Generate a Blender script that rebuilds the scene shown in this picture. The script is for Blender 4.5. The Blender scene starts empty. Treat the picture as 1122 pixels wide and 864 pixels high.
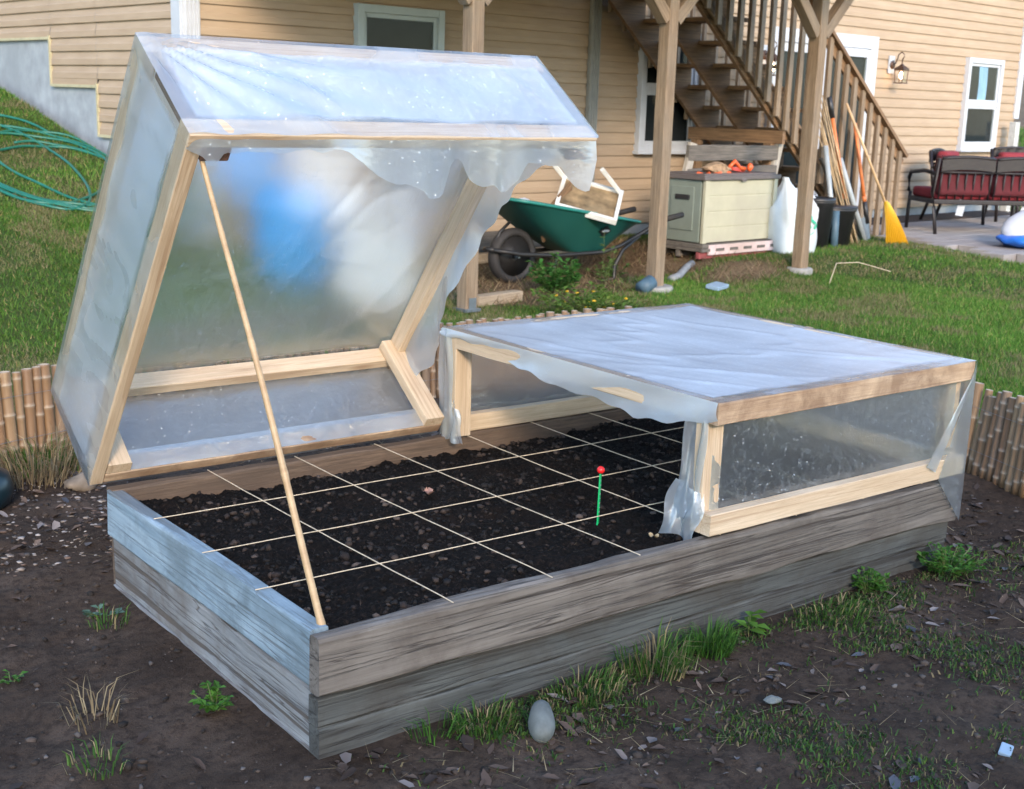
import bpy, bmesh, math, random
import numpy as np
from mathutils import Matrix, Vector, Euler
random.seed(7); RS = np.random.RandomState(11)
PI = math.pi
SC = bpy.context.scene
COL = SC.collection

# ------------------------------------------------------------------ camera
CAMZ = 1.42
CM = np.array([[0.7441318, 0.1270218, -0.6558455], [-0.6673130, 0.1869035, -0.7209441], [0.0310042, 0.9741317, 0.2238441]])
FPX = 1398.45
cam_d = bpy.data.cameras.new('camera'); cam = bpy.data.objects.new('camera', cam_d); COL.objects.link(cam)
cam_d.sensor_width = 36.0; cam_d.lens = FPX / 1122 * 36.0; cam_d.clip_end = 500; cam_d.clip_start = 0.05
m4 = Matrix([list(CM[0]) + [0], list(CM[1]) + [0], list(CM[2]) + [CAMZ], [0, 0, 0, 1]])
cam.matrix_world = m4
SC.camera = cam
cam_d.dof.use_dof = True; cam_d.dof.focus_distance = 3.1; cam_d.dof.aperture_fstop = 9.0

def in_view(P, m=60):
    q = (np.asarray(P, float) - np.array([0, 0, CAMZ])) @ CM
    d = -q[:, 2]; ok = d > 0.3; d = np.where(ok, d, 1)
    u = 561 + FPX * q[:, 0] / d; v = 432 - FPX * q[:, 1] / d
    return ok & (u > -m) & (u < 1122 + m) & (v > -m) & (v < 864 + m)

def depth_of(P):
    q = (np.asarray(P, float) - np.array([0, 0, CAMZ])) @ CM
    return -q[:, 2]

# ------------------------------------------------------------------ noise
def _h(ix, iy, s):
    n = (ix * 374761393 + iy * 668265263 + s * 974711) & 0x7fffffff
    n = ((n ^ (n >> 13)) * 1274126177) & 0x7fffffff
    return ((n ^ (n >> 16)) & 0xffff) / 65535.0
def vnoise(x, y, s=0):
    x = np.asarray(x, float); y = np.asarray(y, float)
    ix = np.floor(x).astype(np.int64); iy = np.floor(y).astype(np.int64)
    fx = x - ix; fy = y - iy; fx = fx * fx * (3 - 2 * fx); fy = fy * fy * (3 - 2 * fy)
    a = _h(ix, iy, s); b = _h(ix + 1, iy, s); c = _h(ix, iy + 1, s); d = _h(ix + 1, iy + 1, s)
    return (a + (b - a) * fx) * (1 - fy) + (c + (d - c) * fx) * fy
def fbm(x, y, o=4, s=0):
    r = 0; a = 0.5; t = 0
    for i in range(o):
        r = r + a * vnoise(np.asarray(x) * 2 ** i, np.asarray(y) * 2 ** i, s + i * 17); t += a; a *= 0.5
    return r / t
def sstep(a, b, x):
    t = np.clip((np.asarray(x, float) - a) / (b - a), 0, 1); return t * t * (3 - 2 * t)

# ------------------------------------------------------------------ objects
def tag(o, label=None, cat=None, group=None, kind=None):
    if label: o['label'] = label
    if cat: o['category'] = cat
    if group: o['group'] = group
    if kind: o['kind'] = kind
    return o
def empty(name, loc=(0, 0, 0), rot=(0, 0, 0)):
    o = bpy.data.objects.new(name, None); COL.objects.link(o); o.location = loc; o.rotation_euler = rot
    o.empty_display_size = 0.1
    return o
def thing(name, label, cat, loc=(0, 0, 0), rot=(0, 0, 0), group=None):
    return tag(empty(name, loc, rot), label, cat, group)
def copy_tree(o, parent=None):
    c = o.copy(); COL.objects.link(c); c.parent = parent
    for ch in list(o.children): copy_tree(ch, c)
    return c

class MB:
    def __init__(s): s.v = []; s.f = []
    def add(s, vs, fs):
        n = len(s.v); s.v += [tuple(float(q) for q in p) for p in vs]; s.f += [tuple(i + n for i in f) for f in fs]; return s
    def box(s, c, d, rot=None):
        hx, hy, hz = d[0] / 2, d[1] / 2, d[2] / 2
        vs = [Vector((x, y, z)) for x in (-hx, hx) for y in (-hy, hy) for z in (-hz, hz)]
        if rot is not None:
            R = Euler(rot).to_matrix() if not isinstance(rot, Matrix) else rot
            vs = [R @ v for v in vs]
        c = Vector(c); vs = [v + c for v in vs]
        return s.add(vs, [(0, 1, 3, 2), (4, 6, 7, 5), (0, 4, 5, 1), (2, 3, 7, 6), (0, 2, 6, 4), (1, 5, 7, 3)])
    def tube(s, pts, r, seg=8, cap=True):
        pts = [Vector(p) for p in pts]; n = len(pts)
        rr = r if hasattr(r, '__len__') else [r] * n
        vs = []; up = Vector((0, 0, 1))
        for i, p in enumerate(pts):
            t = (pts[min(i + 1, n - 1)] - pts[max(i - 1, 0)]).normalized()
            a = t.cross(up)
            if a.length < 0.05: a = t.cross(Vector((1, 0, 0)))
            a.normalize(); b = a.cross(t).normalized()
            for k in range(seg):
                w = 2 * PI * k / seg; vs.append(p + (a * math.cos(w) + b * math.sin(w)) * rr[i])
        fs = []
        for i in range(n - 1):
            for k in range(seg):
                fs.append((i * seg + k, i * seg + (k + 1) % seg, (i + 1) * seg + (k + 1) % seg, (i + 1) * seg + k))
        if cap: fs += [tuple(range(seg))[::-1], tuple((n - 1) * seg + k for k in range(seg))]
        return s.add(vs, fs)
    def lathe(s, prof, seg=16, origin=(0, 0, 0), R=None):
        vs = []
        for r, z in prof:
            for k in range(seg):
                w = 2 * PI * k / seg; p = Vector((r * math.cos(w), r * math.sin(w), z))
                if R is not None: p = R @ p
                vs.append(p + Vector(origin))
        fs = []
        for i in range(len(prof) - 1):
            for k in range(seg):
                fs.append((i * seg + k, i * seg + (k + 1) % seg, (i + 1) * seg + (k + 1) % seg, (i + 1) * seg + k))
        fs.append(tuple(range(seg))[::-1]); fs.append(tuple((len(prof) - 1) * seg + k for k in range(seg)))
        return s.add(vs, fs)
    def grid(s, fn, nu, nv):
        vs = [fn(i / nu, j / nv) for j in range(nv + 1) for i in range(nu + 1)]
        fs = [(j * (nu + 1) + i, j * (nu + 1) + i + 1, (j + 1) * (nu + 1) + i + 1, (j + 1) * (nu + 1) + i) for j in range(nv) for i in range(nu)]
        return s.add(vs, fs)
    def prism(s, poly, d):
        n = len(poly); d = Vector(d)
        vs = [Vector(p) for p in poly] + [Vector(p) + d for p in poly]
        fs = [tuple(range(n))[::-1], tuple(range(n, 2 * n))] + [(i, (i + 1) % n, n + (i + 1) % n, n + i) for i in range(n)]
        return s.add(vs, fs)
    def blob(s, c, d, n=2, amp=0.2, seed=0, rot=None):
        bm = bmesh.new(); bmesh.ops.create_icosphere(bm, subdivisions=n, radius=1.0)
        rnd = random.Random(seed); ph = [rnd.uniform(0, 6) for _ in range(6)]
        R = Euler(rot or (0, 0, 0)).to_matrix(); vs = []
        for v in bm.verts:
            p = v.co
            k = 1 + amp * (math.sin(p.x * 2.3 + ph[0]) * math.sin(p.y * 2.1 + ph[1]) + 0.6 * math.sin(p.z * 3.7 + ph[2]) * math.sin(p.x * 4.1 + ph[3]) + .35 * math.sin(p.y * 7 + ph[4]) * math.sin(p.z * 6 + ph[5]))
            vs.append(Vector(c) + R @ Vector((p.x * d[0] * k, p.y * d[1] * k, p.z * d[2] * k)))
        fs = [tuple(v.index for v in f.verts) for f in bm.faces]; bm.free()
        return s.add(vs, fs)
    def build(s, name, mat, parent=None, smooth=False, bevel=0, basis=None, seg=2):
        me = bpy.data.meshes.new(name); me.from_pydata(s.v, [], s.f)
        if bevel:
            bm = bmesh.new(); bm.from_mesh(me)
            ed = [e for e in bm.edges if len(e.link_faces) == 2 and e.calc_face_angle(0) > 0.5]
            bmesh.ops.bevel(bm, geom=ed, offset=bevel, segments=seg, affect='EDGES', profile=0.6, clamp_overlap=True)
            bm.to_mesh(me); bm.free()
        me.materials.append(mat)
        if smooth: me.polygons.foreach_set('use_smooth', [True] * len(me.polygons))
        me.update()
        o = bpy.data.objects.new(name, me); COL.objects.link(o)
        if parent: o.parent = parent
        if basis is not None: o.matrix_basis = basis
        return o

def frame(p0, p1, up=(0, 0, 1)):
    p0 = Vector(p0); x = (Vector(p1) - p0).normalized(); u = Vector(up)
    y = u.cross(x)
    if y.length < 1e-3: y = Vector((0, 1, 0)).cross(x)
    y.normalize(); z = x.cross(y)
    return Matrix([[x[0], y[0], z[0], p0[0]], [x[1], y[1], z[1], p0[1]], [x[2], y[2], z[2], p0[2]], [0, 0, 0, 1]])

def board(name, parent, p0, p1, w, h, mat, up=(0, 0, 1), r=0.003, wob=0.0012, step=0.12, seed=None, top=None, bot=None, cut0=0):
    """sawn board: local X along its length, w across (local Y), h (local Z), centred on the line p0-p1; edges rounded and slightly wavy"""
    L = (Vector(p1) - Vector(p0)).length; n = max(2, int(L / step)); sd = seed if seed is not None else random.randint(0, 9999)
    m = MB(); vs = []
    r = min(r, w * .3, h * .3)
    prof = []
    for cy, cz, a0 in ((w / 2 - r, h / 2 - r, 0), (-(w / 2 - r), h / 2 - r, 90), (-(w / 2 - r), -(h / 2 - r), 180), (w / 2 - r, -(h / 2 - r), 270)):
        for a in (0, 45, 90):
            q = math.radians(a0 + a); prof.append((cy + r * math.cos(q), cz + r * math.sin(q)))
    k = len(prof)
    for i in range(n + 1):
        x = L * i / n
        dy = (vnoise(x * 3.1 + sd, 1.5, 1) - .5) * 2 * wob; dz = (vnoise(x * 2.3 + sd, 7.5, 2) - .5) * 2 * wob
        for j, (a, b) in enumerate(prof):
            e = (vnoise(x * 9 + sd, j * .7, 3) - .5) * wob * 1.6
            bb = b + e + dz
            if top and b > 0: bb += top(x / L)
            if bot and b < 0: bb += bot(x / L)
            vs.append((x, a + e + dy, bb))
    fs = []
    for i in range(n):
        for j in range(k): fs.append((i * k + j, i * k + (j + 1) % k, (i + 1) * k + (j + 1) % k, (i + 1) * k + j))
    fs += [tuple(range(k))[::-1], tuple(n * k + j for j in range(k))]
    m.add(vs, [f[::-1] for f in fs])
    o = m.build(name, mat, parent, basis=frame(p0, p1, up))
    me = o.data
    bm = bmesh.new(); bm.from_mesh(me); bmesh.ops.recalc_face_normals(bm, faces=bm.faces); bm.to_mesh(me); bm.free()
    return o

# ------------------------------------------------------------------ materials
def new_mat(name):
    m = bpy.data.materials.new(name); m.use_nodes = True; nt = m.node_tree; nt.nodes.clear()
    out = nt.nodes.new('ShaderNodeOutputMaterial'); return m, nt, out
def N(nt, t, **kw):
    n = nt.nodes.new(t)
    for k, v in kw.items():
        if k in n.inputs.keys(): n.inputs[k].default_value = v
        else: setattr(n, k, v)
    return n
def ramp(nt, fac, stops, interp='LINEAR'):
    r = nt.nodes.new('ShaderNodeValToRGB'); cr = r.color_ramp; cr.interpolation = interp
    while len(cr.elements) < len(stops): cr.elements.new(0.5)
    for e, (p, c) in zip(cr.elements, stops):
        e.position = p; e.color = (c[0], c[1], c[2], 1) if hasattr(c, '__len__') else (c, c, c, 1)
    nt.links.new(fac, r.inputs[0]); return r.outputs[0]
def mixc(nt, fac, a, b, mode='MIX'):
    n = nt.nodes.new('ShaderNodeMix'); n.data_type = 'RGBA'; n.blend_type = mode
    for s, v in ((0, fac), (6, a), (7, b)):
        if hasattr(v, 'links') or isinstance(v, bpy.types.NodeSocket): nt.links.new(v, n.inputs[s])
        else: n.inputs[s].default_value = v if s == 0 else (v[0], v[1], v[2], 1)
    return n.outputs[2]
def math_(nt, op, a, b=0.5):
    n = nt.nodes.new('ShaderNodeMath'); n.operation = op
    for i, v in enumerate((a, b)):
        if isinstance(v, bpy.types.NodeSocket): nt.links.new(v, n.inputs[i])
        else: n.inputs[i].default_value = v
    return n.outputs[0]
def coords(nt, scale=(1, 1, 1), rnd=True, kind='Object'):
    tc = nt.nodes.new('ShaderNodeTexCoord'); mp = nt.nodes.new('ShaderNodeMapping'); mp.inputs['Scale'].default_value = scale
    nt.links.new(tc.outputs[kind], mp.inputs[0])
    if rnd:
        oi = nt.nodes.new('ShaderNodeObjectInfo'); k = nt.nodes.new('ShaderNodeVectorMath'); k.operation = 'SCALE'
        k.inputs[0].default_value = (37.0, 53.0, 71.0); nt.links.new(oi.outputs['Random'], k.inputs['Scale']); nt.links.new(k.outputs[0], mp.inputs['Location'])
    return mp.outputs[0]
def noise(nt, vec, scale=5, detail=4, rough=.55, dist=0):
    n = nt.nodes.new('ShaderNodeTexNoise'); n.inputs['Scale'].default_value = scale; n.inputs['Detail'].default_value = detail
    n.inputs['Roughness'].default_value = rough; n.inputs['Distortion'].default_value = dist
    if vec is not None: nt.links.new(vec, n.inputs['Vector'])
    return n.outputs[0]
def bump(nt, h, strength=.3, dist=.01):
    b = nt.nodes.new('ShaderNodeBump'); b.inputs['Strength'].default_value = strength; b.inputs['Distance'].default_value = dist
    nt.links.new(h, b.inputs['Height']); return b.outputs[0]
def principled(nt, out, col, rough=.6, metal=0, nrm=None, spec=.5):
    p = nt.nodes.new('ShaderNodeBsdfPrincipled')
    for key, v in (('Base Color', col), ('Roughness', rough), ('Metallic', metal), ('Normal', nrm), ('Specular IOR Level', spec)):
        if v is None: continue
        if isinstance(v, bpy.types.NodeSocket): nt.links.new(v, p.inputs[key])
        else: p.inputs[key].default_value = (v[0], v[1], v[2], 1) if key == 'Base Color' else v
    if out is not None: nt.links.new(p.outputs[0], out.inputs[0])
    return p
def plain(name, col, rough=.6, metal=0, var=.15, scale=12, bmp=.1, spec=.5, dirt=None):
    m, nt, out = new_mat(name); c = coords(nt)
    n = noise(nt, c, scale, 5); n2 = noise(nt, c, scale * .21, 3)
    lo = [x * (1 - var) for x in col]; hi = [min(1, x * (1 + var)) for x in col]
    cc = ramp(nt, n, [(.3, lo), (.7, hi)])
    if dirt:
        d = ramp(nt, n2, [(.45, 0), (.75, 1)]); cc = mixc(nt, d, cc, dirt)
    principled(nt, out, cc, ramp(nt, n2, [(.3, rough * .85), (.7, min(1, rough * 1.15))]), metal, bump(nt, n, bmp, .004), spec); return m

def wood(name, c1, c2, dark, grain=1.0, knots=.5, rough=.65, bmp=.35, blotch=None, blotch_amt=.5, blotch_scale=2.0, cracks=0.3, fa=.8):
    m, nt, out = new_mat(name)
    c = coords(nt, (1.3 * grain, 16 * grain, 16 * grain)); g = noise(nt, c, 1.6, 6, .6, .9)
    c2v = coords(nt, (4.5 * grain, 150 * grain, 150 * grain)); fine = noise(nt, c2v, 1.2, 6, .8)
    col = ramp(nt, g, [(.28, c1), (.5, [(a + b) / 2 for a, b in zip(c1, c2)]), (.72, c2)])
    col = mixc(nt, ramp(nt, fine, [(.38, fa), (.56, 0)]), col, [x * .5 for x in c1])
    # long dark cracks / pith streaks
    c3 = coords(nt, (.7 * grain, 22 * grain, 22 * grain)); cr = noise(nt, c3, 1.1, 3, .5, 1.6)
    crk = ramp(nt, cr, [(.49, 0), (.503, cracks), (.513, 0)]); col = mixc(nt, crk, col, dark)
    cr2 = noise(nt, coords(nt, (.45 * grain, 9 * grain, 34 * grain)), 1.0, 5, .6, 2.6); crk2 = ramp(nt, cr2, [(.40, cracks), (.43, 0), (.56, 0), (.575, cracks * .8), (.59, 0)]); col = mixc(nt, crk2, col, dark)
    # knots
    c4 = coords(nt, (2.2, 8, 8)); vo = nt.nodes.new('ShaderNodeTexVoronoi'); vo.inputs['Scale'].default_value = 1.0; nt.links.new(c4, vo.inputs['Vector'])
    sep = nt.nodes.new('ShaderNodeSeparateColor'); nt.links.new(vo.outputs['Color'], sep.inputs[0])
    kn = math_(nt, 'MULTIPLY', ramp(nt, vo.outputs['Distance'], [(.06, 1), (.16, 0)]), math_(nt, 'LESS_THAN', sep.outputs[0], .35))
    col = mixc(nt, math_(nt, 'MULTIPLY', kn, knots), col, dark)
    if blotch:
        c5 = coords(nt, (1, 1, 1)); b = noise(nt, c5, blotch_scale, 8, .68, .4)
        col = mixc(nt, ramp(nt, b, [(.42, 0), (.62, blotch_amt)]), col, blotch)
    h = math_(nt, 'ADD', math_(nt, 'MULTIPLY', g, .6), math_(nt, 'MULTIPLY', fine, .5))
    h = math_(nt, 'SUBTRACT', h, math_(nt, 'MULTIPLY', math_(nt, 'ADD', crk, crk2), .6))
    principled(nt, out, col, rough, 0, bump(nt, h, bmp, .004), .5); return m

M = {}
M['lumber'] = wood('new_pine', (.47, .34, .215), (.68, .55, .39), (.22, .10, .04), 1.0, .8, .55, .2, (.45, .33, .2), .25, 3, .3, .28)
M['lumber_dirty'] = wood('dirty_pine', (.40, .26, .15), (.62, .47, .32), (.12, .06, .035), 1.0, .8, .6, .3, (.16, .09, .05), .75, 5, .3, .35)
M['lumber_brown'] = wood('brown_end_grain', (.13, .06, .035), (.2, .1, .06), (.05, .03, .02), 1.5, .3, .7, .3)
M['grey_board'] = wood('weathered_board', (.105, .090, .076), (.235, .208, .180), (.022, .015, .011), .5, 1.0, .7, .8, (.060, .043, .032), .65, 3.2, .75, .42)
M['green_board'] = wood('mossy_board', (.050, .053, .050), (.115, .12, .112), (.015, .012, .010), .5, .9, .8, .8, (.038, .028, .020), .6, 3.5, .7, .4)
M['pale_board'] = wood('pale_painted_board', (.185, .265, .325), (.34, .43, .49), (.06, .045, .035), .5, 1.0, .6, .8, (.13, .17, .19), .75, 6, .6, .4)  # blue sky light falling on this end is put into the board colour
M['pale_board_low'] = wood('pale_worn_board', (.17, .175, .18), (.30, .31, .31), (.06, .042, .03), .5, 1.0, .7, .9, (.11, .085, .065), .7, 4, .8, .4)
M['rear_board'] = wood('rear_board', (.09, .058, .036), (.20, .135, .09), (.06, .035, .02), .8, .7, .7, .6, (.09, .06, .04), .8, 3.5)
M['treated'] = wood('treated_lumber', (.19, .125, .072), (.33, .235, .148), (.10, .06, .035), .7, 1.0, .65, .3, (.20, .17, .13), .4, 2)
M['stair'] = wood('stair_lumber', (.18, .10, .048), (.33, .20, .105), (.06, .035, .02), .7, .6, .7, .3)
M['old_wood'] = wood('grey_old_wood', (.10, .088, .074), (.22, .19, .16), (.05, .04, .03), .8, .7, .8, .5)
M['bench_end'] = wood('bench_end', (.38, .34, .28), (.56, .5, .42), (.1, .08, .05), .8, .3, .7, .3)
M['plank'] = wood('ground_plank', (.33, .24, .15), (.5, .39, .27), (.12, .08, .05), .8, .5, .7, .3)
M['prop'] = wood('prop_cane', (.34, .21, .10), (.50, .35, .19), (.2, .1, .05), .6, .4, .45, .15, None, .5, 2, .05, .15)
M['bamboo'] = None
def bamboo_mat():
    m, nt, out = new_mat('bamboo')
    c = coords(nt, (30, 30, 3)); g = noise(nt, c, 1.5, 4, .6); oi = nt.nodes.new('ShaderNodeObjectInfo')
    base = ramp(nt, oi.outputs['Random'], [(0, (.27, .165, .08)), (.3, (.20, .115, .06)), (.5, (.31, .21, .115)), (.75, (.22, .155, .10)), (1, (.145, .095, .06))])
    col = mixc(nt, ramp(nt, g, [(.35, .65), (.65, 0)]), base, (.16, .09, .05))
    at = nt.nodes.new('ShaderNodeAttribute'); at.attribute_name = 'node'
    col = mixc(nt, at.outputs['Fac'], col, (.42, .36, .28))
    principled(nt, out, col, .5, 0, bump(nt, g, .2, .003)); return m
M['bamboo'] = bamboo_mat()

def siding_mat(name, a, b):
    m, nt, out = new_mat(name); c = coords(nt, (2, 2, 14), False); n = noise(nt, c, 1.4, 5); c2 = coords(nt, (1, 1, 1), False); n2 = noise(nt, c2, .7, 3)
    fine = noise(nt, coords(nt, (20, 20, 160), False), 1, 3)
    col = mixc(nt, ramp(nt, n2, [(.35, 0), (.7, .5)]), ramp(nt, n, [(.3, a), (.7, b)]), [x * .9 for x in a])
    principled(nt, out, col, .6, 0, bump(nt, fine, .08, .003), .3); return m
M['siding'] = siding_mat('vinyl_siding', (.345, .252, .165), (.415, .312, .212))
M['concrete'] = plain('foundation_concrete', (.29, .315, .33), .8, var=.2, scale=7, bmp=.3, dirt=(.22, .245, .26))
M['footing'] = plain('footing_concrete', (.28, .27, .25), .85, var=.2, scale=20, bmp=.4)
M['white_trim'] = plain('white_trim', (.46, .48, .51), .4, var=.05)
M['grey_trim'] = plain('grey_trim', (.26, .26, .24), .4, var=.08)
M['teal_trim'] = plain('shaded_window_vinyl', (.36, .42, .42), .4, var=.05)  # white window vinyl, its colour darkened and cooled for the shade under the deck
M['dark_room'] = plain('dark_interior', (.012, .012, .016), .7, var=.3)
M['curtain'] = plain('pale_blue_curtain', (.32, .45, .62), .8, var=.15, scale=3)
M['sticker'] = plain('pale_green_sticker', (.45, .58, .42), .5, var=.05)
M['red_ink'] = plain('red_ink', (.55, .07, .05), .5, var=.05)
M['ink'] = plain('dark_ink', (.06, .12, .07), .5, var=.05)
M['black_metal'] = plain('black_metal', (.03, .028, .027), .45, .4)
M['bronze'] = plain('bronze_metal', (.09, .05, .035), .4, .6)
M['black_plastic'] = plain('black_plastic', (.018, .018, .02), .4, var=.2)
M['rubber'] = plain('tyre_rubber', (.014, .014, .015), .7, var=.3, dirt=(.028, .022, .018))
M['barrow_green'] = plain('green_tray', (.004, .050, .044), .38, var=.15, scale=6, bmp=.05, dirt=(.012, .075, .06))
M['barrow_rim'] = plain('green_rim', (.015, .16, .13), .35, var=.1)
M['white_paint'] = plain('white_painted_wood', (.72, .72, .68), .5, var=.08, dirt=(.55, .5, .42))
M['dirty_panel'] = plain('mud_stained_panel', (.20, .14, .075), .9, var=.6, scale=9, bmp=.8, dirt=(.36, .28, .17))
M['box_beige'] = plain('beige_resin', (.42, .395, .285), .5, var=.05, bmp=.05, dirt=(.36, .33, .25))
M['box_green'] = plain('grey_green_resin', (.19, .22, .185), .5, var=.06, bmp=.05)
M['box_lid'] = plain('brown_resin_lid', (.12, .10, .095), .5, var=.1)
M['orange'] = plain('orange_plastic', (.72, .12, .03), .4, var=.1)
M['orange_wood'] = plain('orange_handle', (.58, .17, .05), .45, var=.2)
M['straw'] = plain('dry_straw', (.40, .31, .18), .8, var=.35, scale=20)
M['dry_root'] = plain('dry_root_ball', (.30, .2, .12), .9, var=.5, scale=30, bmp=1)
M['pallet_paint'] = plain('worn_pink_paint', (.55, .42, .40), .8, var=.3, scale=8, dirt=(.40, .30, .26))
M['pallet_red'] = plain('worn_red_paint', (.25, .06, .06), .8, var=.3)
M['white_sack'] = plain('white_sack', (.52, .56, .57), .45, var=.08, scale=6, bmp=.3)
M['logo_green'] = plain('green_print', (.03, .38, .22), .5, var=.1)
M['white_bag'] = plain('white_bag', (.58, .59, .62), .4, var=.05, bmp=.3)
M['grey_pipe'] = plain('grey_pvc', (.33, .36, .37), .45, var=.1)
M['steel'] = plain('dull_steel', (.22, .25, .28), .4, .7, var=.2)
M['yellow'] = plain('yellow_plastic', (.62, .36, .015), .4, var=.06, bmp=.05)
M['handle_wood'] = plain('ash_handle', (.52, .34, .18), .5, var=.2)
M['cane'] = plain('dry_cane', (.42, .30, .17), .6, var=.3, scale=20)
M['wicker'] = plain('dark_wicker', (.011, .007, .007), .5, var=.4, scale=60, bmp=.5)
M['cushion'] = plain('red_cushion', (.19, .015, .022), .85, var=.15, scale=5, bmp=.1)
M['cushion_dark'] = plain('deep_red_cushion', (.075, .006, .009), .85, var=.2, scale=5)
M['blue_tarp'] = plain('blue_tarp', (.02, .16, .62), .4, var=.15, bmp=.2)
M['blue_barrel'] = plain('blue_barrel_plastic', (.001, .34, .85), .35, var=.05)
M['cooler_white'] = plain('white_cooler_plastic', (.85, .87, .9), .35, var=.04)
M['hose'] = plain('green_hose', (.008, .12, .082), .38, var=.15)
M['stone'] = plain('grey_stone', (.115, .13, .125), .75, var=.35, scale=30, bmp=.4, dirt=(.15, .16, .15))
M['stone_tan'] = plain('tan_stone', (.17, .135, .10), .8, var=.3, scale=22, bmp=.5)
M['teal_bucket'] = plain('dark_teal_plastic', (.005, .018, .025), .35, var=.2)
M['string'] = plain('jute_twine', (.55, .45, .32), .85, var=.25, scale=80)
M['stake_green'] = plain('green_plastic', (.01, .42, .13), .35, var=.08)
M['red_ball'] = plain('red_plastic', (.75, .02, .02), .25, var=.05, bmp=.0)
M['paver'] = plain('pale_paver', (.30, .27, .25), .8, var=.2, scale=5, bmp=.3, dirt=(.24, .20, .18))
M['leaf_green'] = None
M['drain'] = plain('grey_drain_pipe', (.2, .21, .22), .6, var=.2)
M['blue_plate'] = plain('pale_blue_offcut', (.24, .33, .42), .5, var=.1)
M['cement'] = plain('blue_grey_tube', (.06, .11, .15), .6, var=.2)
M["mulch"] = plain('dark_mulch', (.03, .018, .014), .95, var=.5, scale=60, bmp=1)

def attr_mat(name, attr='Col', rough=.6, trans=.3, var=.25):
    m, nt, out = new_mat(name); at = nt.nodes.new('ShaderNodeAttribute'); at.attribute_name = attr
    p = principled(nt, None, at.outputs['Color'], rough, 0, None, .3)
    t = nt.nodes.new('ShaderNodeBsdfTranslucent'); nt.links.new(at.outputs['Color'], t.inputs[0])
    mx = nt.nodes.new('ShaderNodeMixShader'); mx.inputs[0].default_value = trans
    nt.links.new(p.outputs[0], mx.inputs[1]); nt.links.new(t.outputs[0], mx.inputs[2]); nt.links.new(mx.outputs[0], out.inputs[0]); return m
M['blade'] = attr_mat('grass_blade', trans=.35)
M['litter'] = attr_mat('dry_leaf', trans=.1, rough=.7)
M['chips'] = attr_mat('stone_chip', trans=0, rough=.8)

def glass_mat():
    m, nt, out = new_mat('window_glass')
    t = nt.nodes.new('ShaderNodeBsdfTransparent'); t.inputs[0].default_value = (.75, .85, .85, 1)
    g = nt.nodes.new('ShaderNodeBsdfGlossy'); g.inputs['Roughness'].default_value = .03
    fr = nt.nodes.new('ShaderNodeFresnel'); fr.inputs[0].default_value = 1.22
    mx = nt.nodes.new('ShaderNodeMixShader'); nt.links.new(fr.outputs[0], mx.inputs[0])
    nt.links.new(t.outputs[0], mx.inputs[1]); nt.links.new(g.outputs[0], mx.inputs[2]); nt.links.new(mx.outputs[0], out.inputs[0]); return m
M['glass'] = glass_mat()

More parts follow.
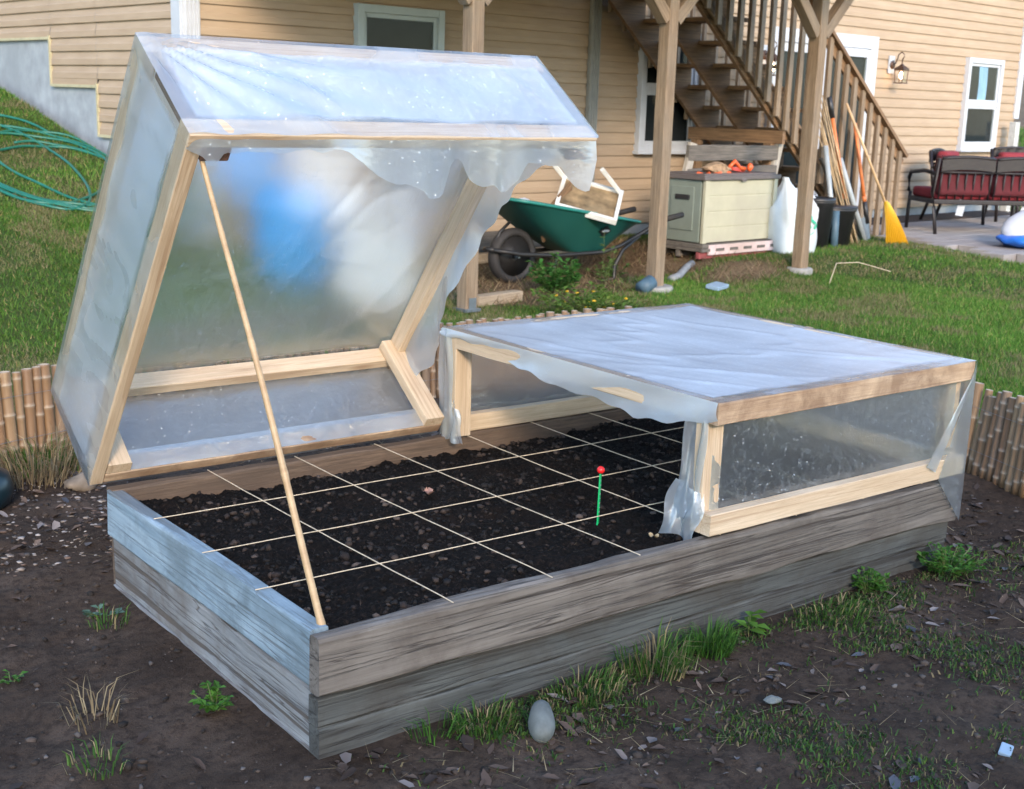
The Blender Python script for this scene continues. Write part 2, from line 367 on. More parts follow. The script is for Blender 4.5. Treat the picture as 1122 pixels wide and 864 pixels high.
def film_mat():
    m, nt, out = new_mat('wet_polythene_film')
    tc = nt.nodes.new('ShaderNodeTexCoord')
    def mp(s, loc=(0, 0, 0)):
        n = nt.nodes.new('ShaderNodeMapping'); n.inputs['Scale'].default_value = s; n.inputs['Location'].default_value = loc; nt.links.new(tc.outputs['Object'], n.inputs[0]); return n.outputs[0]
    at = nt.nodes.new('ShaderNodeAttribute'); at.attribute_name = 'milk'
    streak = noise(nt, mp((60, 5, 5)), 1.0, 5, .7, .5)         # rivulets running down the panels
    cloud = noise(nt, mp((2, 2, 2)), 1.3, 4, .6)
    drops = nt.nodes.new('ShaderNodeTexVoronoi'); drops.inputs['Scale'].default_value = 62; nt.links.new(mp((1, 1, 1)), drops.inputs['Vector'])
    mott = noise(nt, mp((1, 1, 1)), 70, 3, .6)
    fine = noise(nt, mp((1, 1, 1)), 9, 6, .65)
    milk = math_(nt, 'MULTIPLY', at.outputs['Fac'], ramp(nt, cloud, [(.35, .72), (.65, 1.0)]))
    milk = math_(nt, 'ADD', milk, math_(nt, 'MULTIPLY', ramp(nt, streak, [(.60, 0), (.66, 1)]), .08))
    milk = math_(nt, 'ADD', milk, math_(nt, 'MULTIPLY', ramp(nt, mott, [(.52, 0), (.64, 1)]), .10))
    sepd = nt.nodes.new('ShaderNodeSeparateColor'); nt.links.new(drops.outputs['Color'], sepd.inputs[0])
    spk = math_(nt, 'MULTIPLY', ramp(nt, drops.outputs['Distance'], [(.10, 1), (.20, 0)]), math_(nt, 'LESS_THAN', sepd.outputs[0], .38))
    milk = math_(nt, 'ADD', milk, math_(nt, 'MULTIPLY', spk, .6))
    run = noise(nt, mp((26, 2.2, 2.2), (3, 1, 2)), 1.0, 4, .6, .8)
    milk = math_(nt, 'MULTIPLY', milk, ramp(nt, run, [(.36, .90), (.46, 1)]))
    n = nt.nodes.new('ShaderNodeClamp'); nt.links.new(milk, n.inputs[0]); milk = n.outputs[0]
    hgt = math_(nt, 'ADD', math_(nt, 'MULTIPLY', streak, .5), math_(nt, 'ADD', math_(nt, 'ADD', math_(nt, 'MULTIPLY', mott, .35), math_(nt, 'MULTIPLY', spk, .8)), math_(nt, 'MULTIPLY', fine, .8)))
    bp = bump(nt, hgt, .5, .008)
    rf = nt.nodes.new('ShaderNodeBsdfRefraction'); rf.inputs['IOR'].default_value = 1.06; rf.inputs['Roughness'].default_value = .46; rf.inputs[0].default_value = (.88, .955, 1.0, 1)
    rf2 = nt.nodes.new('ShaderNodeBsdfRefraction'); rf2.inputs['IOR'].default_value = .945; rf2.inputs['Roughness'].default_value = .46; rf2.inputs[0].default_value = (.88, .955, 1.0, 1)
    rfm = nt.nodes.new('ShaderNodeMixShader'); rfm.inputs[0].default_value = .5; nt.links.new(rf.outputs[0], rfm.inputs[1]); nt.links.new(rf2.outputs[0], rfm.inputs[2]); rf = rfm
    tr = nt.nodes.new('ShaderNodeBsdfTransparent'); tr.inputs[0].default_value = (.96, .975, .985, 1)
    m1 = nt.nodes.new('ShaderNodeMixShader'); m1.inputs[0].default_value = .06; nt.links.new(rf.outputs[0], m1.inputs[1]); nt.links.new(tr.outputs[0], m1.inputs[2])
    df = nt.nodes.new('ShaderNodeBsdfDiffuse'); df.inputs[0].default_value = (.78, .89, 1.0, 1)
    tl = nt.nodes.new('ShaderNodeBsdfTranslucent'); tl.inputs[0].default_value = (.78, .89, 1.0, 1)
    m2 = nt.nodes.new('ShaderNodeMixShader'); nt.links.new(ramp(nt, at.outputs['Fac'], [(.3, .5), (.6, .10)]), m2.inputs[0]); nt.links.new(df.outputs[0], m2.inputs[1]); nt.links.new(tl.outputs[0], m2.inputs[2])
    m3 = nt.nodes.new('ShaderNodeMixShader'); nt.links.new(milk, m3.inputs[0]); nt.links.new(m1.outputs[0], m3.inputs[1]); nt.links.new(m2.outputs[0], m3.inputs[2])
    tch = nt.nodes.new('ShaderNodeAttribute'); tch.attribute_name = 'touch'
    m3b = nt.nodes.new('ShaderNodeMixShader'); nt.links.new(math_(nt, 'MULTIPLY', tch.outputs['Fac'], .88), m3b.inputs[0]); nt.links.new(m3.outputs[0], m3b.inputs[1]); nt.links.new(tr.outputs[0], m3b.inputs[2]); m3 = m3b
    gl = nt.nodes.new('ShaderNodeBsdfGlossy'); gl.inputs['Roughness'].default_value = .24; nt.links.new(bp, gl.inputs['Normal'])
    fr = nt.nodes.new('ShaderNodeLayerWeight'); fr.inputs[0].default_value = .35
    m4_ = nt.nodes.new('ShaderNodeMixShader'); nt.links.new(ramp(nt, fr.outputs['Facing'], [(0, .15), (.5, .28), (1, .85)]), m4_.inputs[0])
    nt.links.new(m3.outputs[0], m4_.inputs[1]); nt.links.new(gl.outputs[0], m4_.inputs[2]); nt.links.new(m4_.outputs[0], out.inputs[0]); return m
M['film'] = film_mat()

# ------------------------------------------------------------------ terrain
RAIL = [(0.1, 4.0), (0.9, 4.45), (1.72, 4.75), (2.3, 4.86), (3.0, 4.80), (3.81, 4.72), (4.45, 4.68), (4.95, 4.63), (5.28, 4.35), (5.32, 3.7), (5.1, 3.05), (4.82, 2.55), (4.62, 2.12), (4.50, 1.65), (4.45, 1.0), (4.5, 0.2)]
RA = np.array(RAIL)
def side(x, y):
    """signed distance to the edging curve: > 0 on the lawn side"""
    x = np.asarray(x, float); y = np.asarray(y, float); best = np.full(x.shape, 1e9); sg = np.ones(x.shape)
    for (ax, ay), (bx, by) in zip(RA[:-1], RA[1:]):
        dx, dy = bx - ax, by - ay; L2 = dx * dx + dy * dy
        t = np.clip(((x - ax) * dx + (y - ay) * dy) / L2, 0, 1)
        px, py = ax + t * dx, ay + t * dy; d = np.hypot(x - px, y - py)
        cr = dx * (y - ay) - dy * (x - ax)
        m = d < best; best = np.where(m, d, best); sg = np.where(m, np.sign(cr), sg)
    return best * sg
def ground_z(x, y):
    x = np.asarray(x, float); y = np.asarray(y, float)
    s = side(x, y); out = sstep(0.0, .25, s)
    z = out * .07
    hill = .245 * np.maximum(0, y - 6.2) + .02 * sstep(5.2, 6.4, y)
    fx = np.where(y > 8.4, 1 - sstep(4.3, 4.9, x), 1 - sstep(4.3, 6.2, x))
    z = z + hill * fx * out
    z = z + .12 * sstep(6.15, 6.6, y) * sstep(7.7, 8.4, x) * (1 - sstep(9.0, 10.5, x)) + .12 * sstep(9.0, 10.5, x) * sstep(4.0, 6.4, y)
    z = z + .15 * np.maximum(0, x - 17.3) * (y > 3) * (1 - .5 * sstep(20, 30, x))
    z = z + (fbm(x * .9, y * .9, 3, 5) - .5) * .06 * sstep(.2, 1.5, s) * (1 - sstep(11.0, 11.5, x))
    z = z - .12 * sstep(0, .12, x - (11.05 + np.maximum(0, y - 5.9) * .30)) * (y > 4.0) * (y < 8.0) * (x < 19)
    # fine relief of the bare earth, only inside the edging
    qx = (x - 1.4124) * math.cos(.0804) - (y - 2.1326) * math.sin(.0804); qy = (x - 1.4124) * math.sin(.0804) + (y - 2.1326) * math.cos(.0804)
    db_ = np.hypot(np.maximum(np.maximum(-qx, qx - 2.33), 0), np.maximum(np.maximum(-qy, qy - 1.27), 0)); calm = .2 + .8 * sstep(.02, .22, db_)
    z = z + calm * (1 - out) * ((fbm(x * 2.2, y * 2.2, 3, 9) - .5) * .035 + (fbm(x * 12, y * 12, 4, 21) - .5) * .030)
    return z
def gz(x, y): return float(ground_z(np.array([x]), np.array([y]))[0])

def axis(lo, a, b, hi, fine):
    mid = list(np.arange(a, b, fine)); s = fine; v = b; up = []
    while v < hi: up.append(v); s *= 1.045; v += s
    up.append(hi); s = fine; v = a - fine; dn = []
    while v > lo: dn.append(v); s *= 1.06; v -= s
    dn.append(lo); return np.array(dn[::-1] + mid + up)
gx = axis(-30, .6, 5.0, 130, .019); gy = axis(-30, 1.0, 5.0, 130, .019)
GX, GY = np.meshgrid(gx, gy); GZ = ground_z(GX, GY)
nvx, nvy = len(gx), len(gy)
me = bpy.data.meshes.new('ground'); V_ = np.stack([GX.ravel(), GY.ravel(), GZ.ravel()], 1)
idx = np.arange(nvx * nvy).reshape(nvy, nvx)
F_ = np.stack([idx[:-1, :-1].ravel(), idx[:-1, 1:].ravel(), idx[1:, 1:].ravel(), idx[1:, :-1].ravel()], 1)
def fast_mesh(me, V, F):
    k = F.shape[1]; me.vertices.add(len(V)); me.vertices.foreach_set('co', V.astype(np.float32).ravel())
    me.loops.add(F.size); me.loops.foreach_set('vertex_index', F.astype(np.int32).ravel())
    me.polygons.add(len(F)); me.polygons.foreach_set('loop_start', np.arange(0, F.size, k, dtype=np.int32))
    me.update(calc_edges=True); me.validate()
fast_mesh(me, V_, F_)
S_ = side(GX, GY).ravel()
lawn = sstep(.02, .14, S_ + (fbm(GX * 5, GY * 5, 3, 3).ravel() - .5) * .12)
def bare(x, y):
    """how far the strip by the house wall is bare earth and straw"""
    n = (fbm(x * 1.6, y * 1.6, 4, 41) - .5)
    d = sstep(6.25, 6.75, y + n * 1.3) * sstep(5.3, 5.8, x + n) * (1 - sstep(8.6, 9.1, x + n))
    e = np.exp(-(((x - 8.35) / .55) ** 2 + ((y - 6.42) / .2) ** 2)) * 1.3
    g = (y > 7.9) & (x > 11.5)
    return np.clip(np.maximum(np.maximum(d, e), g * 1.0), 0, 1)
bar = bare(GX, GY).ravel()
for nm, arr in (('lawn', lawn), ('bare', bar)):
    a = me.attributes.new(nm, 'FLOAT', 'POINT'); a.data.foreach_set('value', arr.astype(np.float32))
me.polygons.foreach_set('use_smooth', [True] * len(me.polygons))
def ground_mat():
    m, nt, out = new_mat('ground_earth'); c = coords(nt, (1, 1, 1), False)
    a = noise(nt, c, 3, 6, .6); b = noise(nt, c, 38, 6, .7); d = noise(nt, c, 150, 4, .7)
    earth = ramp(nt, a, [(.3, (.036, .024, .017)), (.5, (.062, .043, .031)), (.7, (.098, .070, .053))])
    earth = mixc(nt, ramp(nt, b, [(.35, .75), (.55, 0)]), earth, (.018, .0125, .010))
    earth = mixc(nt, ramp(nt, d, [(.60, 0), (.72, .7)]), earth, (.09, .075, .068))
    lw = ramp(nt, b, [(.3, (.03, .045, .012)), (.7, (.07, .095, .025))])
    st = ramp(nt, b, [(.3, (.09, .055, .03)), (.65, (.21, .15, .09))]); st = mixc(nt, ramp(nt, a, [(.45, 0), (.65, .7)]), st, (.08, .05, .03))
    al = nt.nodes.new('ShaderNodeAttribute'); al.attribute_name = 'lawn'; ab = nt.nodes.new('ShaderNodeAttribute'); ab.attribute_name = 'bare'
    col = mixc(nt, al.outputs['Fac'], earth, lw); col = mixc(nt, ab.outputs['Fac'], col, st)
    h = math_(nt, 'ADD', math_(nt, 'MULTIPLY', b, .7), math_(nt, 'MULTIPLY', d, .4))
    principled(nt, out, col, .92, 0, bump(nt, h, .7, .02), .12); return m
M['ground'] = ground_mat(); me.materials.append(M['ground'])
g = bpy.data.objects.new('ground', me); COL.objects.link(g); tag(g, kind='structure')

# ------------------------------------------------------------------ blades
def blades(name, P, h, w, lean, C, mat=None, seg=2, parent=None, dirs=None):
    n = len(P); P = np.asarray(P, float); th = RS.rand(n) * 2 * PI; la = RS.rand(n) * 2 * PI if dirs is None else dirs
    h = np.broadcast_to(h, n); w = np.broadcast_to(w, n); lean = np.broadcast_to(lean, n)
    wx = np.stack([np.cos(th), np.sin(th), 0 * th], 1) * (w / 2)[:, None]; ld = np.stack([np.cos(la), np.sin(la), 0 * la], 1)
    if seg == 1:
        tip = P + ld * (lean * h)[:, None] + np.array([0, 0, 1]) * (h * np.sqrt(np.clip(1 - lean ** 2, .05, 1)))[:, None]
        V = np.stack([P - wx, P + wx, tip], 1).reshape(-1, 3); F = np.arange(3 * n).reshape(n, 3); k = 3
        me = bpy.data.meshes.new(name); fast_mesh(me, V, F)
    else:
        mid = P + ld * (lean * h * .3)[:, None] + np.array([0, 0, 1]) * (h * .6)[:, None]
        tip = P + ld * (lean * h * 1.0)[:, None] + np.array([0, 0, 1]) * (h * (1 - .45 * lean))[:, None]
        V = np.stack([P - wx, P + wx, mid - wx * .8, mid + wx * .8, tip], 1).reshape(-1, 3); k = 5
        b = np.arange(n)[:, None] * 5
        F = np.concatenate([b + [0, 1, 3], b + [0, 3, 2], b + [2, 3, 4]]); me = bpy.data.meshes.new(name); fast_mesh(me, V, F)
    C = np.concatenate([np.asarray(C, float), np.ones((n, 1))], 1)
    a = me.color_attributes.new('Col', 'FLOAT_COLOR', 'POINT'); a.data.foreach_set('color', np.repeat(C, k, 0).astype(np.float32).ravel())
    me.materials.append(mat or M['blade']); o = bpy.data.objects.new(name, me); COL.objects.link(o)
    if parent: o.parent = parent
    return o
def cols(n, table, jit=.25):
    T = np.array([t[:3] for t in table]); pr = np.array([t[3] for t in table]); pr = pr / pr.sum()
    c = T[RS.choice(len(T), n, p=pr)]; return np.clip(c * (1 + (RS.rand(n, 1) - .5) * 2 * jit), 0, 1)
GREENS = [(.058, .145, .020, 5), (.085, .18, .028, 4), (.125, .195, .040, 2), (.038, .10, .016, 3), (.26, .22, .10, 1.0)]
DRY = [(.30, .23, .13, 3), (.22, .16, .09, 3), (.38, .31, .19, 2)]

def scatter(n, x0, x1, y0, y1, keep, m=160):
    x = RS.uniform(x0, x1, n); y = RS.uniform(y0, y1, n); k = keep(x, y); x, y = x[k], y[k]
    z = ground_z(x, y); P = np.stack([x, y, z], 1); P = P[in_view(P, m)]; return P
def lawn_ok(x, y):
    s = side(x, y); patio = (x > 11.0 + .0 * y) & (y < 8.3) & (x > 11.48 - (7.1 - y) * .22)
    return (s > .05) & ~patio & (RS.rand(len(x)) > bare(x, y) * 1.25) & ~((y > 8.45) & (x > 4.45))
parts = []
P1 = scatter(420000, 1.0, 9.2, 1.2, 8.5, lawn_ok)
P2 = scatter(260000, 3.0, 14.0, 2.5, 8.5, lawn_ok)
P3 = scatter(90000, 1.0, 4.5, 8.0, 13.0, lawn_ok)
P4 = scatter(60000, 16.5, 30, 6.0, 20, lambda x, y: y < 30)
P = np.concatenate([P1, P2, P3]); print('lawn blades', len(P))
d = depth_of(P); pat = fbm(P[:, 0] * .8, P[:, 1] * .8, 3, 77); pat2 = fbm(P[:, 0] * 3.5, P[:, 1] * 3.5, 3, 78)
C = cols(len(P), GREENS, .3) * (0.6 + 1.1 * pat)[:, None] * np.array([1.12, 1.05, .95])
yel = (RS.rand(len(P)) < .8 * sstep(.46, .68, pat2)); C[yel] = cols(int(yel.sum()), [(.20, .19, .08, 3), (.26, .21, .11, 2), (.12, .14, .04, 2)], .2)
o = blades('lawn_grass', P, RS.uniform(.018, .042, len(P)) * (0.8 + .6 * pat), .0028 + .00040 * d, RS.uniform(.2, .95, len(P)), C, seg=1)
tag(o, 'short green lawn grass with straw coloured patches behind the bed', 'grass', kind='stuff')
o = blades('bank_grass', P4, RS.uniform(.06, .12, len(P4)), .02, RS.uniform(.2, .8, len(P4)), cols(len(P4), GREENS, .3), seg=1)
tag(o, 'green grass bank rising past the right end of the house', 'grass', kind='stuff')

# ------------------------------------------------------------------ garden bed
BL, BW = 2.33, 1.272
bed = thing('raised_garden_bed', 'long raised garden bed of weathered boards, filled with black soil and strung into squares', 'garden bed', (1.4124, 2.1326, .2956), (0, 0, -.0804))
bedM = Matrix.Translation(bed.location) @ Euler(bed.rotation_euler).to_matrix().to_4x4()
T = .045
board('front_board', bed, (-.004, .024, -.0745), (BL, .026, -.077), T, .145, M['grey_board'], r=.009, wob=.004, step=.04, top=lambda t: -.004 + .006 * math.sin(t * 5), bot=lambda t: .006 * math.sin(t * 9 + 1) + .012 * math.exp(-((t - .42) / .12) ** 2))['label'] = 'upper front board, warped and grey brown with dark grain streaks'
board('front_board', bed, (.004, .042, -.190), (BL - .01, .046, -.190), T, .068, M['green_board'], r=.006, wob=.003, step=.05)
board('front_board', bed, (.006, .043, -.272), (BL - .012, .047, -.272), T, .092, M['green_board'], r=.006, wob=.003, step=.05)
board('end_board', bed, (.024, .05, -.069), (.016, BW - .02, -.072), T, .138, M['pale_board'], r=.007, wob=.003, step=.05)['label'] = 'pale blue grey end board with knots'
board('end_board', bed, (.036, .055, -.226), (.034, BW - .02, -.224), T, .150, M['pale_board_low'], r=.007, wob=.004, step=.05)
board('end_board', bed, (.030, .056, -.322), (.024, BW - .02, -.322), T, .06, M['pale_board_low'], r=.006, wob=.002, step=.06)
board('end_board', bed, (BL - .024, .05, -.075), (BL - .024, BW - .02, -.075), T, .15, M['grey_board'], r=.006, wob=.003)
board('end_board', bed, (BL - .026, .055, -.24), (BL - .026, BW - .02, -.24), T, .16, M['green_board'], r=.006, wob=.003)
board('back_board', bed, (.004, BW - .02, -.070), (BL + .01, BW - .02, -.070), T, .14, M['rear_board'], r=.006, wob=.003, step=.05)
board('back_board', bed, (.012, BW - .022, -.225), (BL + .01, BW - .022, -.225), T, .155, M['rear_board'], r=.006, wob=.003)
# twine grid
fx = [.343, .635, .925, 1.22, 1.53, 1.83, 2.12]; bx = [.315, .61, .905, 1.235, 1.54, 1.815, 2.10]
def twine(pts):
    q = []
    for (a, b) in zip(pts[:-1], pts[1:]):
        for i in range(12):
            t = i / 12; p = [a[k] + (b[k] - a[k]) * t for k in range(3)]
            if math.dist(a, b) > .4: p[2] -= .004 * math.sin(PI * t); p[2] += .0006 * math.sin(i * 2.3)
            q.append(p)
    q.append(pts[-1]); MB().tube(q, .0015, 5).build('twine', M['string'], bed, True)
for a, b in zip(fx, bx): twine([(a, .001, .0030), (a, .05, .003), (b, BW - .045, .003), (b, BW, .003)])
for y0, y1 in ((.311, .30), (.605, .60), (.916, .905)): twine([(.001, y0, .004), (.05, y0, .003), (BL - .05, y1, .003), (BL, y1, .003)])
# soil surface
ns, mt = 330, 170
sx = np.linspace(.04, BL - .045, ns); sy = np.linspace(.045, BW - .04, mt); SX, SY = np.meshgrid(sx, sy)
def soil_z(x, y):
    z = -.046 + (fbm(x * 4, y * 4, 3, 1) - .5) * .05 + (fbm(x * 26, y * 26, 4, 2) - .5) * .032 + (np.abs(fbm(x * 55, y * 55, 2, 8) - .5)) * .02
    e = np.minimum(np.minimum(x - .04, BL - .045 - x), np.minimum(y - .045, BW - .04 - y)); return z - .012 * np.exp(-np.maximum(e, 0) / .04)
SZ = soil_z(SX, SY); idx = np.arange(ns * mt).reshape(mt, ns); me = bpy.data.meshes.new('soil')
fast_mesh(me, np.stack([SX.ravel(), SY.ravel(), SZ.ravel()], 1), np.stack([idx[:-1, :-1].ravel(), idx[:-1, 1:].ravel(), idx[1:, 1:].ravel(), idx[1:, :-1].ravel()], 1))
def soil_mat():
    m, nt, out = new_mat('potting_soil'); c = coords(nt, (1, 1, 1), False); a = noise(nt, c, 5, 4); b = noise(nt, c, 90, 5, .7)
    col = ramp(nt, b, [(.3, (.0015, .0014, .0013)), (.52, (.005, .004, .0034)), (.64, (.018, .012, .009)), (.78, (.05, .035, .026))])
    col = mixc(nt, ramp(nt, a, [(.55, 0), (.72, .35)]), col, (.018, .011, .008))
    principled(nt, out, col, .9, 0, bump(nt, b, .8, .01), .12); return m
me.materials.append(soil_mat()); so = bpy.data.objects.new('soil', me); COL.objects.link(so); so.matrix_world = bedM
tag(so, 'black crumbly potting soil filling the raised bed', 'soil', kind='stuff')

n = 1500; x = RS.uniform(.05, BL - .06, n); y = RS.uniform(.05, BW - .05, n)
fb_ = blades('soil_fibres', np.stack([x, y, soil_z(x, y) + .001], 1), RS.uniform(.010, .045, n), .0016, np.full(n, .97), cols(n, [(.03, .02, .014, 4), (.07, .048, .032, 2), (.15, .11, .07, .7)], .3), mat=M['litter'], seg=1); fb_.matrix_world = bedM
tag(fb_, 'fine dark roots and bark fibres on the black soil', 'soil fibres', kind='stuff')
def clods(name, P, rad, C, flat=.75, mat=None, mw=None):
    bm = bmesh.new(); bmesh.ops.create_icosphere(bm, subdivisions=1, radius=1); bv = np.array([v.co[:] for v in bm.verts]); bf = np.array([[v.index for v in f.verts] for f in bm.faces]); bm.free()
    n = len(P); k = len(bv); jit = 1 + (RS.rand(n, k, 1) - .5) * .85; sc = (rad[:, None, None] * (1 + (RS.rand(n, 1, 3) - .5) * .7)) * np.array([1, 1, flat])
    th = RS.rand(n) * 2 * PI; V = bv[None] * jit * sc; x = V[..., 0] * np.cos(th)[:, None] - V[..., 1] * np.sin(th)[:, None]; y = V[..., 0] * np.sin(th)[:, None] + V[..., 1] * np.cos(th)[:, None]
    V = np.stack([x, y, V[..., 2]], -1) + P[:, None, :]; F = (bf[None] + (np.arange(n) * k)[:, None, None]).reshape(-1, 3)
    me = bpy.data.meshes.new(name); fast_mesh(me, V.reshape(-1, 3), F); C = np.concatenate([C, np.ones((n, 1))], 1)
    a = me.color_attributes.new('Col', 'FLOAT_COLOR', 'POINT'); a.data.foreach_set('color', np.repeat(C, k, 0).astype(np.float32).ravel())
    me.materials.append(mat or M['chips']); o = bpy.data.objects.new(name, me); COL.objects.link(o)
    if mw is not None: o.matrix_world = mw
    return o
n = 15000; x = RS.uniform(.05, BL - .06, n); y = RS.uniform(.05, BW - .05, n); kk = RS.rand(n) < sstep(.35, .6, fbm(x * 6, y * 6, 3, 55)) * .8 + .2; x, y = x[kk], y[kk]; n = len(x); r = .0014 + .0095 * RS.rand(n) ** 7
C = cols(n, [(.004, .0035, .0033, 8), (.010, .0075, .006, 4), (.030, .020, .016, 1.6), (.06, .045, .036, .5)], .4)
bigc = r > .006; C[bigc] = cols(int(bigc.sum()), [(.018, .012, .0095, 3), (.035, .024, .018, 2), (.008, .006, .005, 3), (.07, .052, .042, .4)], .3)
tag(clods('soil_clods', np.stack([x, y, soil_z(x, y) + r * .3], 1), r, C, mw=bedM), 'small clods and bark crumbs strewn over the black soil', 'soil clods', kind='stuff')

# ------------------------------------------------------------------ cold frame lids
LW, LH = 1.204, .368
TOUCH = {}
def film_obj(parent, patches, wob=.0035):
    """patches: (P0, P1, P2, P3, nu, nv, milk, amp, fn) bilinear patches with wrinkles"""
    V = []; F = []; mk = []; tk = []
    for (p00, p10, p11, p01, nu, nv, milk, amp, fn) in patches:
        p00, p10, p11, p01 = [np.array(p, float) for p in (p00, p10, p11, p01)]
        nrm = np.cross(p10 - p00, p01 - p00); nrm /= np.linalg.norm(nrm); base = len(V); Lu = np.linalg.norm(p10 - p00); Lv = np.linalg.norm(p01 - p00); sd = random.randint(0, 999)
        for j in range(nv + 1):
            for i in range(nu + 1):
                s, t = i / nu, j / nv; p = p00 * (1 - s) * (1 - t) + p10 * s * (1 - t) + p11 * s * t + p01 * (1 - s) * t
                e = min(1, 6 * min(s, 1 - s, t, 1 - t) + .12)
                if amp > 0:
                    ed = min(s * Lu, (1 - s) * Lu, t * Lv, (1 - t) * Lv); al = s * Lu if min(t * Lv, (1 - t) * Lv) < min(s * Lu, (1 - s) * Lu) else t * Lv
                    tens = math.exp(-ed / .07) * min(1, ed / .02) * (float(vnoise(al * 26 + sd, 2.2, 3)) - .5) * amp * .8
                    c1 = 1 - abs(2 * float(fbm((s * Lu * .9 + t * Lv * .5) * 6 + sd, (t * Lv - s * Lu * .4) * 2.0, 2, 31)) - 1) * 2.2
                    tens += (max(0, c1) ** 5) * amp * .7 * e
                else: tens = 0
                a = (float(fbm(s * Lu * 5 + sd, t * Lv * 2.2 + sd, 3, 5)) - .5) * amp * e + (float(fbm(s * Lu * 14 + t * 5 + sd, t * Lv * 4, 2, 9)) - .5) * amp * .35 + tens
                p = p + nrm * a
                if fn: p = fn(p, s, t, nrm)
                V.append(tuple(p)); mk.append(milk)
                if amp > 0 and min(Lu, Lv) > .3:
                    wu, wv = TOUCH.get(round(milk, 3), (.038, .06)); q_ = .012 * (float(vnoise(s * Lu * 9 + sd, t * Lv * 9, 2)) - .5)
                    eu = min(s, 1 - s) * Lu + q_; ev = min(t, 1 - t) * Lv + q_
                    tk.append(float(max(1 - sstep(wu - .004, wu + .008, eu), 1 - sstep(wv - .004, wv + .008, ev))) * (.55 + .45 * float(sstep(.35, .6, fbm(s * Lu * 7 + sd, t * Lv * 7, 3, 12)))))
                else: tk.append(0.0)
        F += [(base + j * (nu + 1) + i, base + j * (nu + 1) + i + 1, base + (j + 1) * (nu + 1) + i + 1, base + (j + 1) * (nu + 1) + i) for j in range(nv) for i in range(nu)]
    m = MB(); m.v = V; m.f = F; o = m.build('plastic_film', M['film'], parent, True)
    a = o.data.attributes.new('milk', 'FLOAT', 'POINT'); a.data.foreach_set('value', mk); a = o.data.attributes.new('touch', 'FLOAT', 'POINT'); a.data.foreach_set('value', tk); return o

RT, RH, PW = .038, .060, .072     # rail thickness, rail height, post width
def lid_frame(parent, W, D, H, rails, posts, mats=None):
    mats = mats or {}
    def mt(k): return M[mats.get(k, 'lumber')]
    h = RT / 2; q = RH / 2
    segs = {
        'bl': ((h, 0, q), (h, -D, q)), 'br': ((W - h, 0, q), (W - h, -D, q)),
        'bf': ((RT, -D + h, q), (W - RT, -D + h, q)), 'bb': ((RT, -h, q), (W - RT, -h, q)),
        'tl': ((h, 0, H - q), (h, -D, H - q)), 'tr': ((W - h, 0, H - q), (W - h, -D, H - q)),
        'tf': ((RT, -D + h, H - q), (W - RT, -D + h, H - q)), 'tb': ((RT, -h, H - q), (W - RT, -h, H - q))}
    for k in rails: board('rail', parent, segs[k][0], segs[k][1], RT - .001, RH, mt(k), r=.003, wob=.001)
    for k in posts:
        sx = -1 if k[0] == 'l' else 1; xx = (RT + .002 if k[0] == 'l' else W - RT - .002) - sx * PW / 2 * 1.0
        yy = -RT - .021 if k[1] == 'b' else -D + RT + .021
        full = k in ('lb', 'rb') and False
        z0, z1 = .0015, H - .002
        if k == 'rf' and 'br' not in rails: yy = -D + RT + .021
        board('post', parent, (xx, yy, z0), (xx, yy, z1), RT, PW, mt(k), up=(1, 0, 0), r=.003, wob=.001)

# right lid: closed on the bed
XR = 1.175; WR = BL - XR + .002; DR = BW + .004
lr = thing('cold_frame_lid', 'closed cold frame lid under clear plastic, lying flat on the right half of the bed', 'cold frame lid', tuple(bedM @ Vector((XR, BW + .002, .004))), (0, 0, -.0804), 'cold frame lids')
h_ = RT / 2
for a, b, mk in (((0, -DR + h_, RH / 2), (WR, -DR + h_, RH / 2), 'lumber'), ((0, -h_, RH / 2), (WR, -h_, RH / 2), 'lumber'), ((WR - h_, -RT, RH / 2), (WR - h_, -DR + RT, RH / 2), 'lumber'),
                 ((.0, -DR + h_, LH - RH / 2), (WR, -DR + h_, LH - RH / 2), 'lumber_dirty'), ((0, -h_, LH - RH / 2), (WR, -h_, LH - RH / 2), 'lumber'),
                 ((h_, -RT, LH - RH / 2), (h_, -DR + RT, LH - RH / 2), 'lumber'), ((WR - h_, -RT, LH - RH / 2), (WR - h_, -DR + RT, LH - RH / 2), 'lumber')):
    board('rail', lr, a, b, RT - .001, RH, M[mk], r=.003, wob=.0012)
for (px, py, w, mk) in ((-.0 + .034, -DR + RT + .020, .068, 'lumber'), (WR - .036, -DR + RT + .020, .068, 'lumber'), (.034, -RT - .020, .068, 'lumber'), (WR - .036, -RT - .020, .068, 'lumber')):
    # posts stand just inside the rails; the left ones show on the open side
    board('post', lr, (px, py, .001), (px, py, LH - .001), .037, w, M[mk], up=(1, 0, 0), r=.003, wob=.001)
e = .003
def sag(p, s, t, n):
    p = p.copy(); p[2] -= .016 * math.sin(PI * s) * math.sin(PI * t); return p
def flap(p, s, t, n):
    # t: 0 at the rail, 1 at the free edge; s: 0 rear, 1 front
    low = [.012, .04, .055, .075, .082, .075, .06, .055, .06][min(8, int(s * 8.999))]
    f = s * 8; i = min(7, int(f)); w = f - i; L = [.02, .03, .055, .06, .085, .09, .105, .085, .05]; dep = L[i] * (1 - w) + L[i + 1] * w + .004 * math.sin(s * 60)
    return np.array([-.004 - .014 * math.sin(s * 14 + t * 2) * t, p[1], LH + .002 - dep * t])
D_ = DR
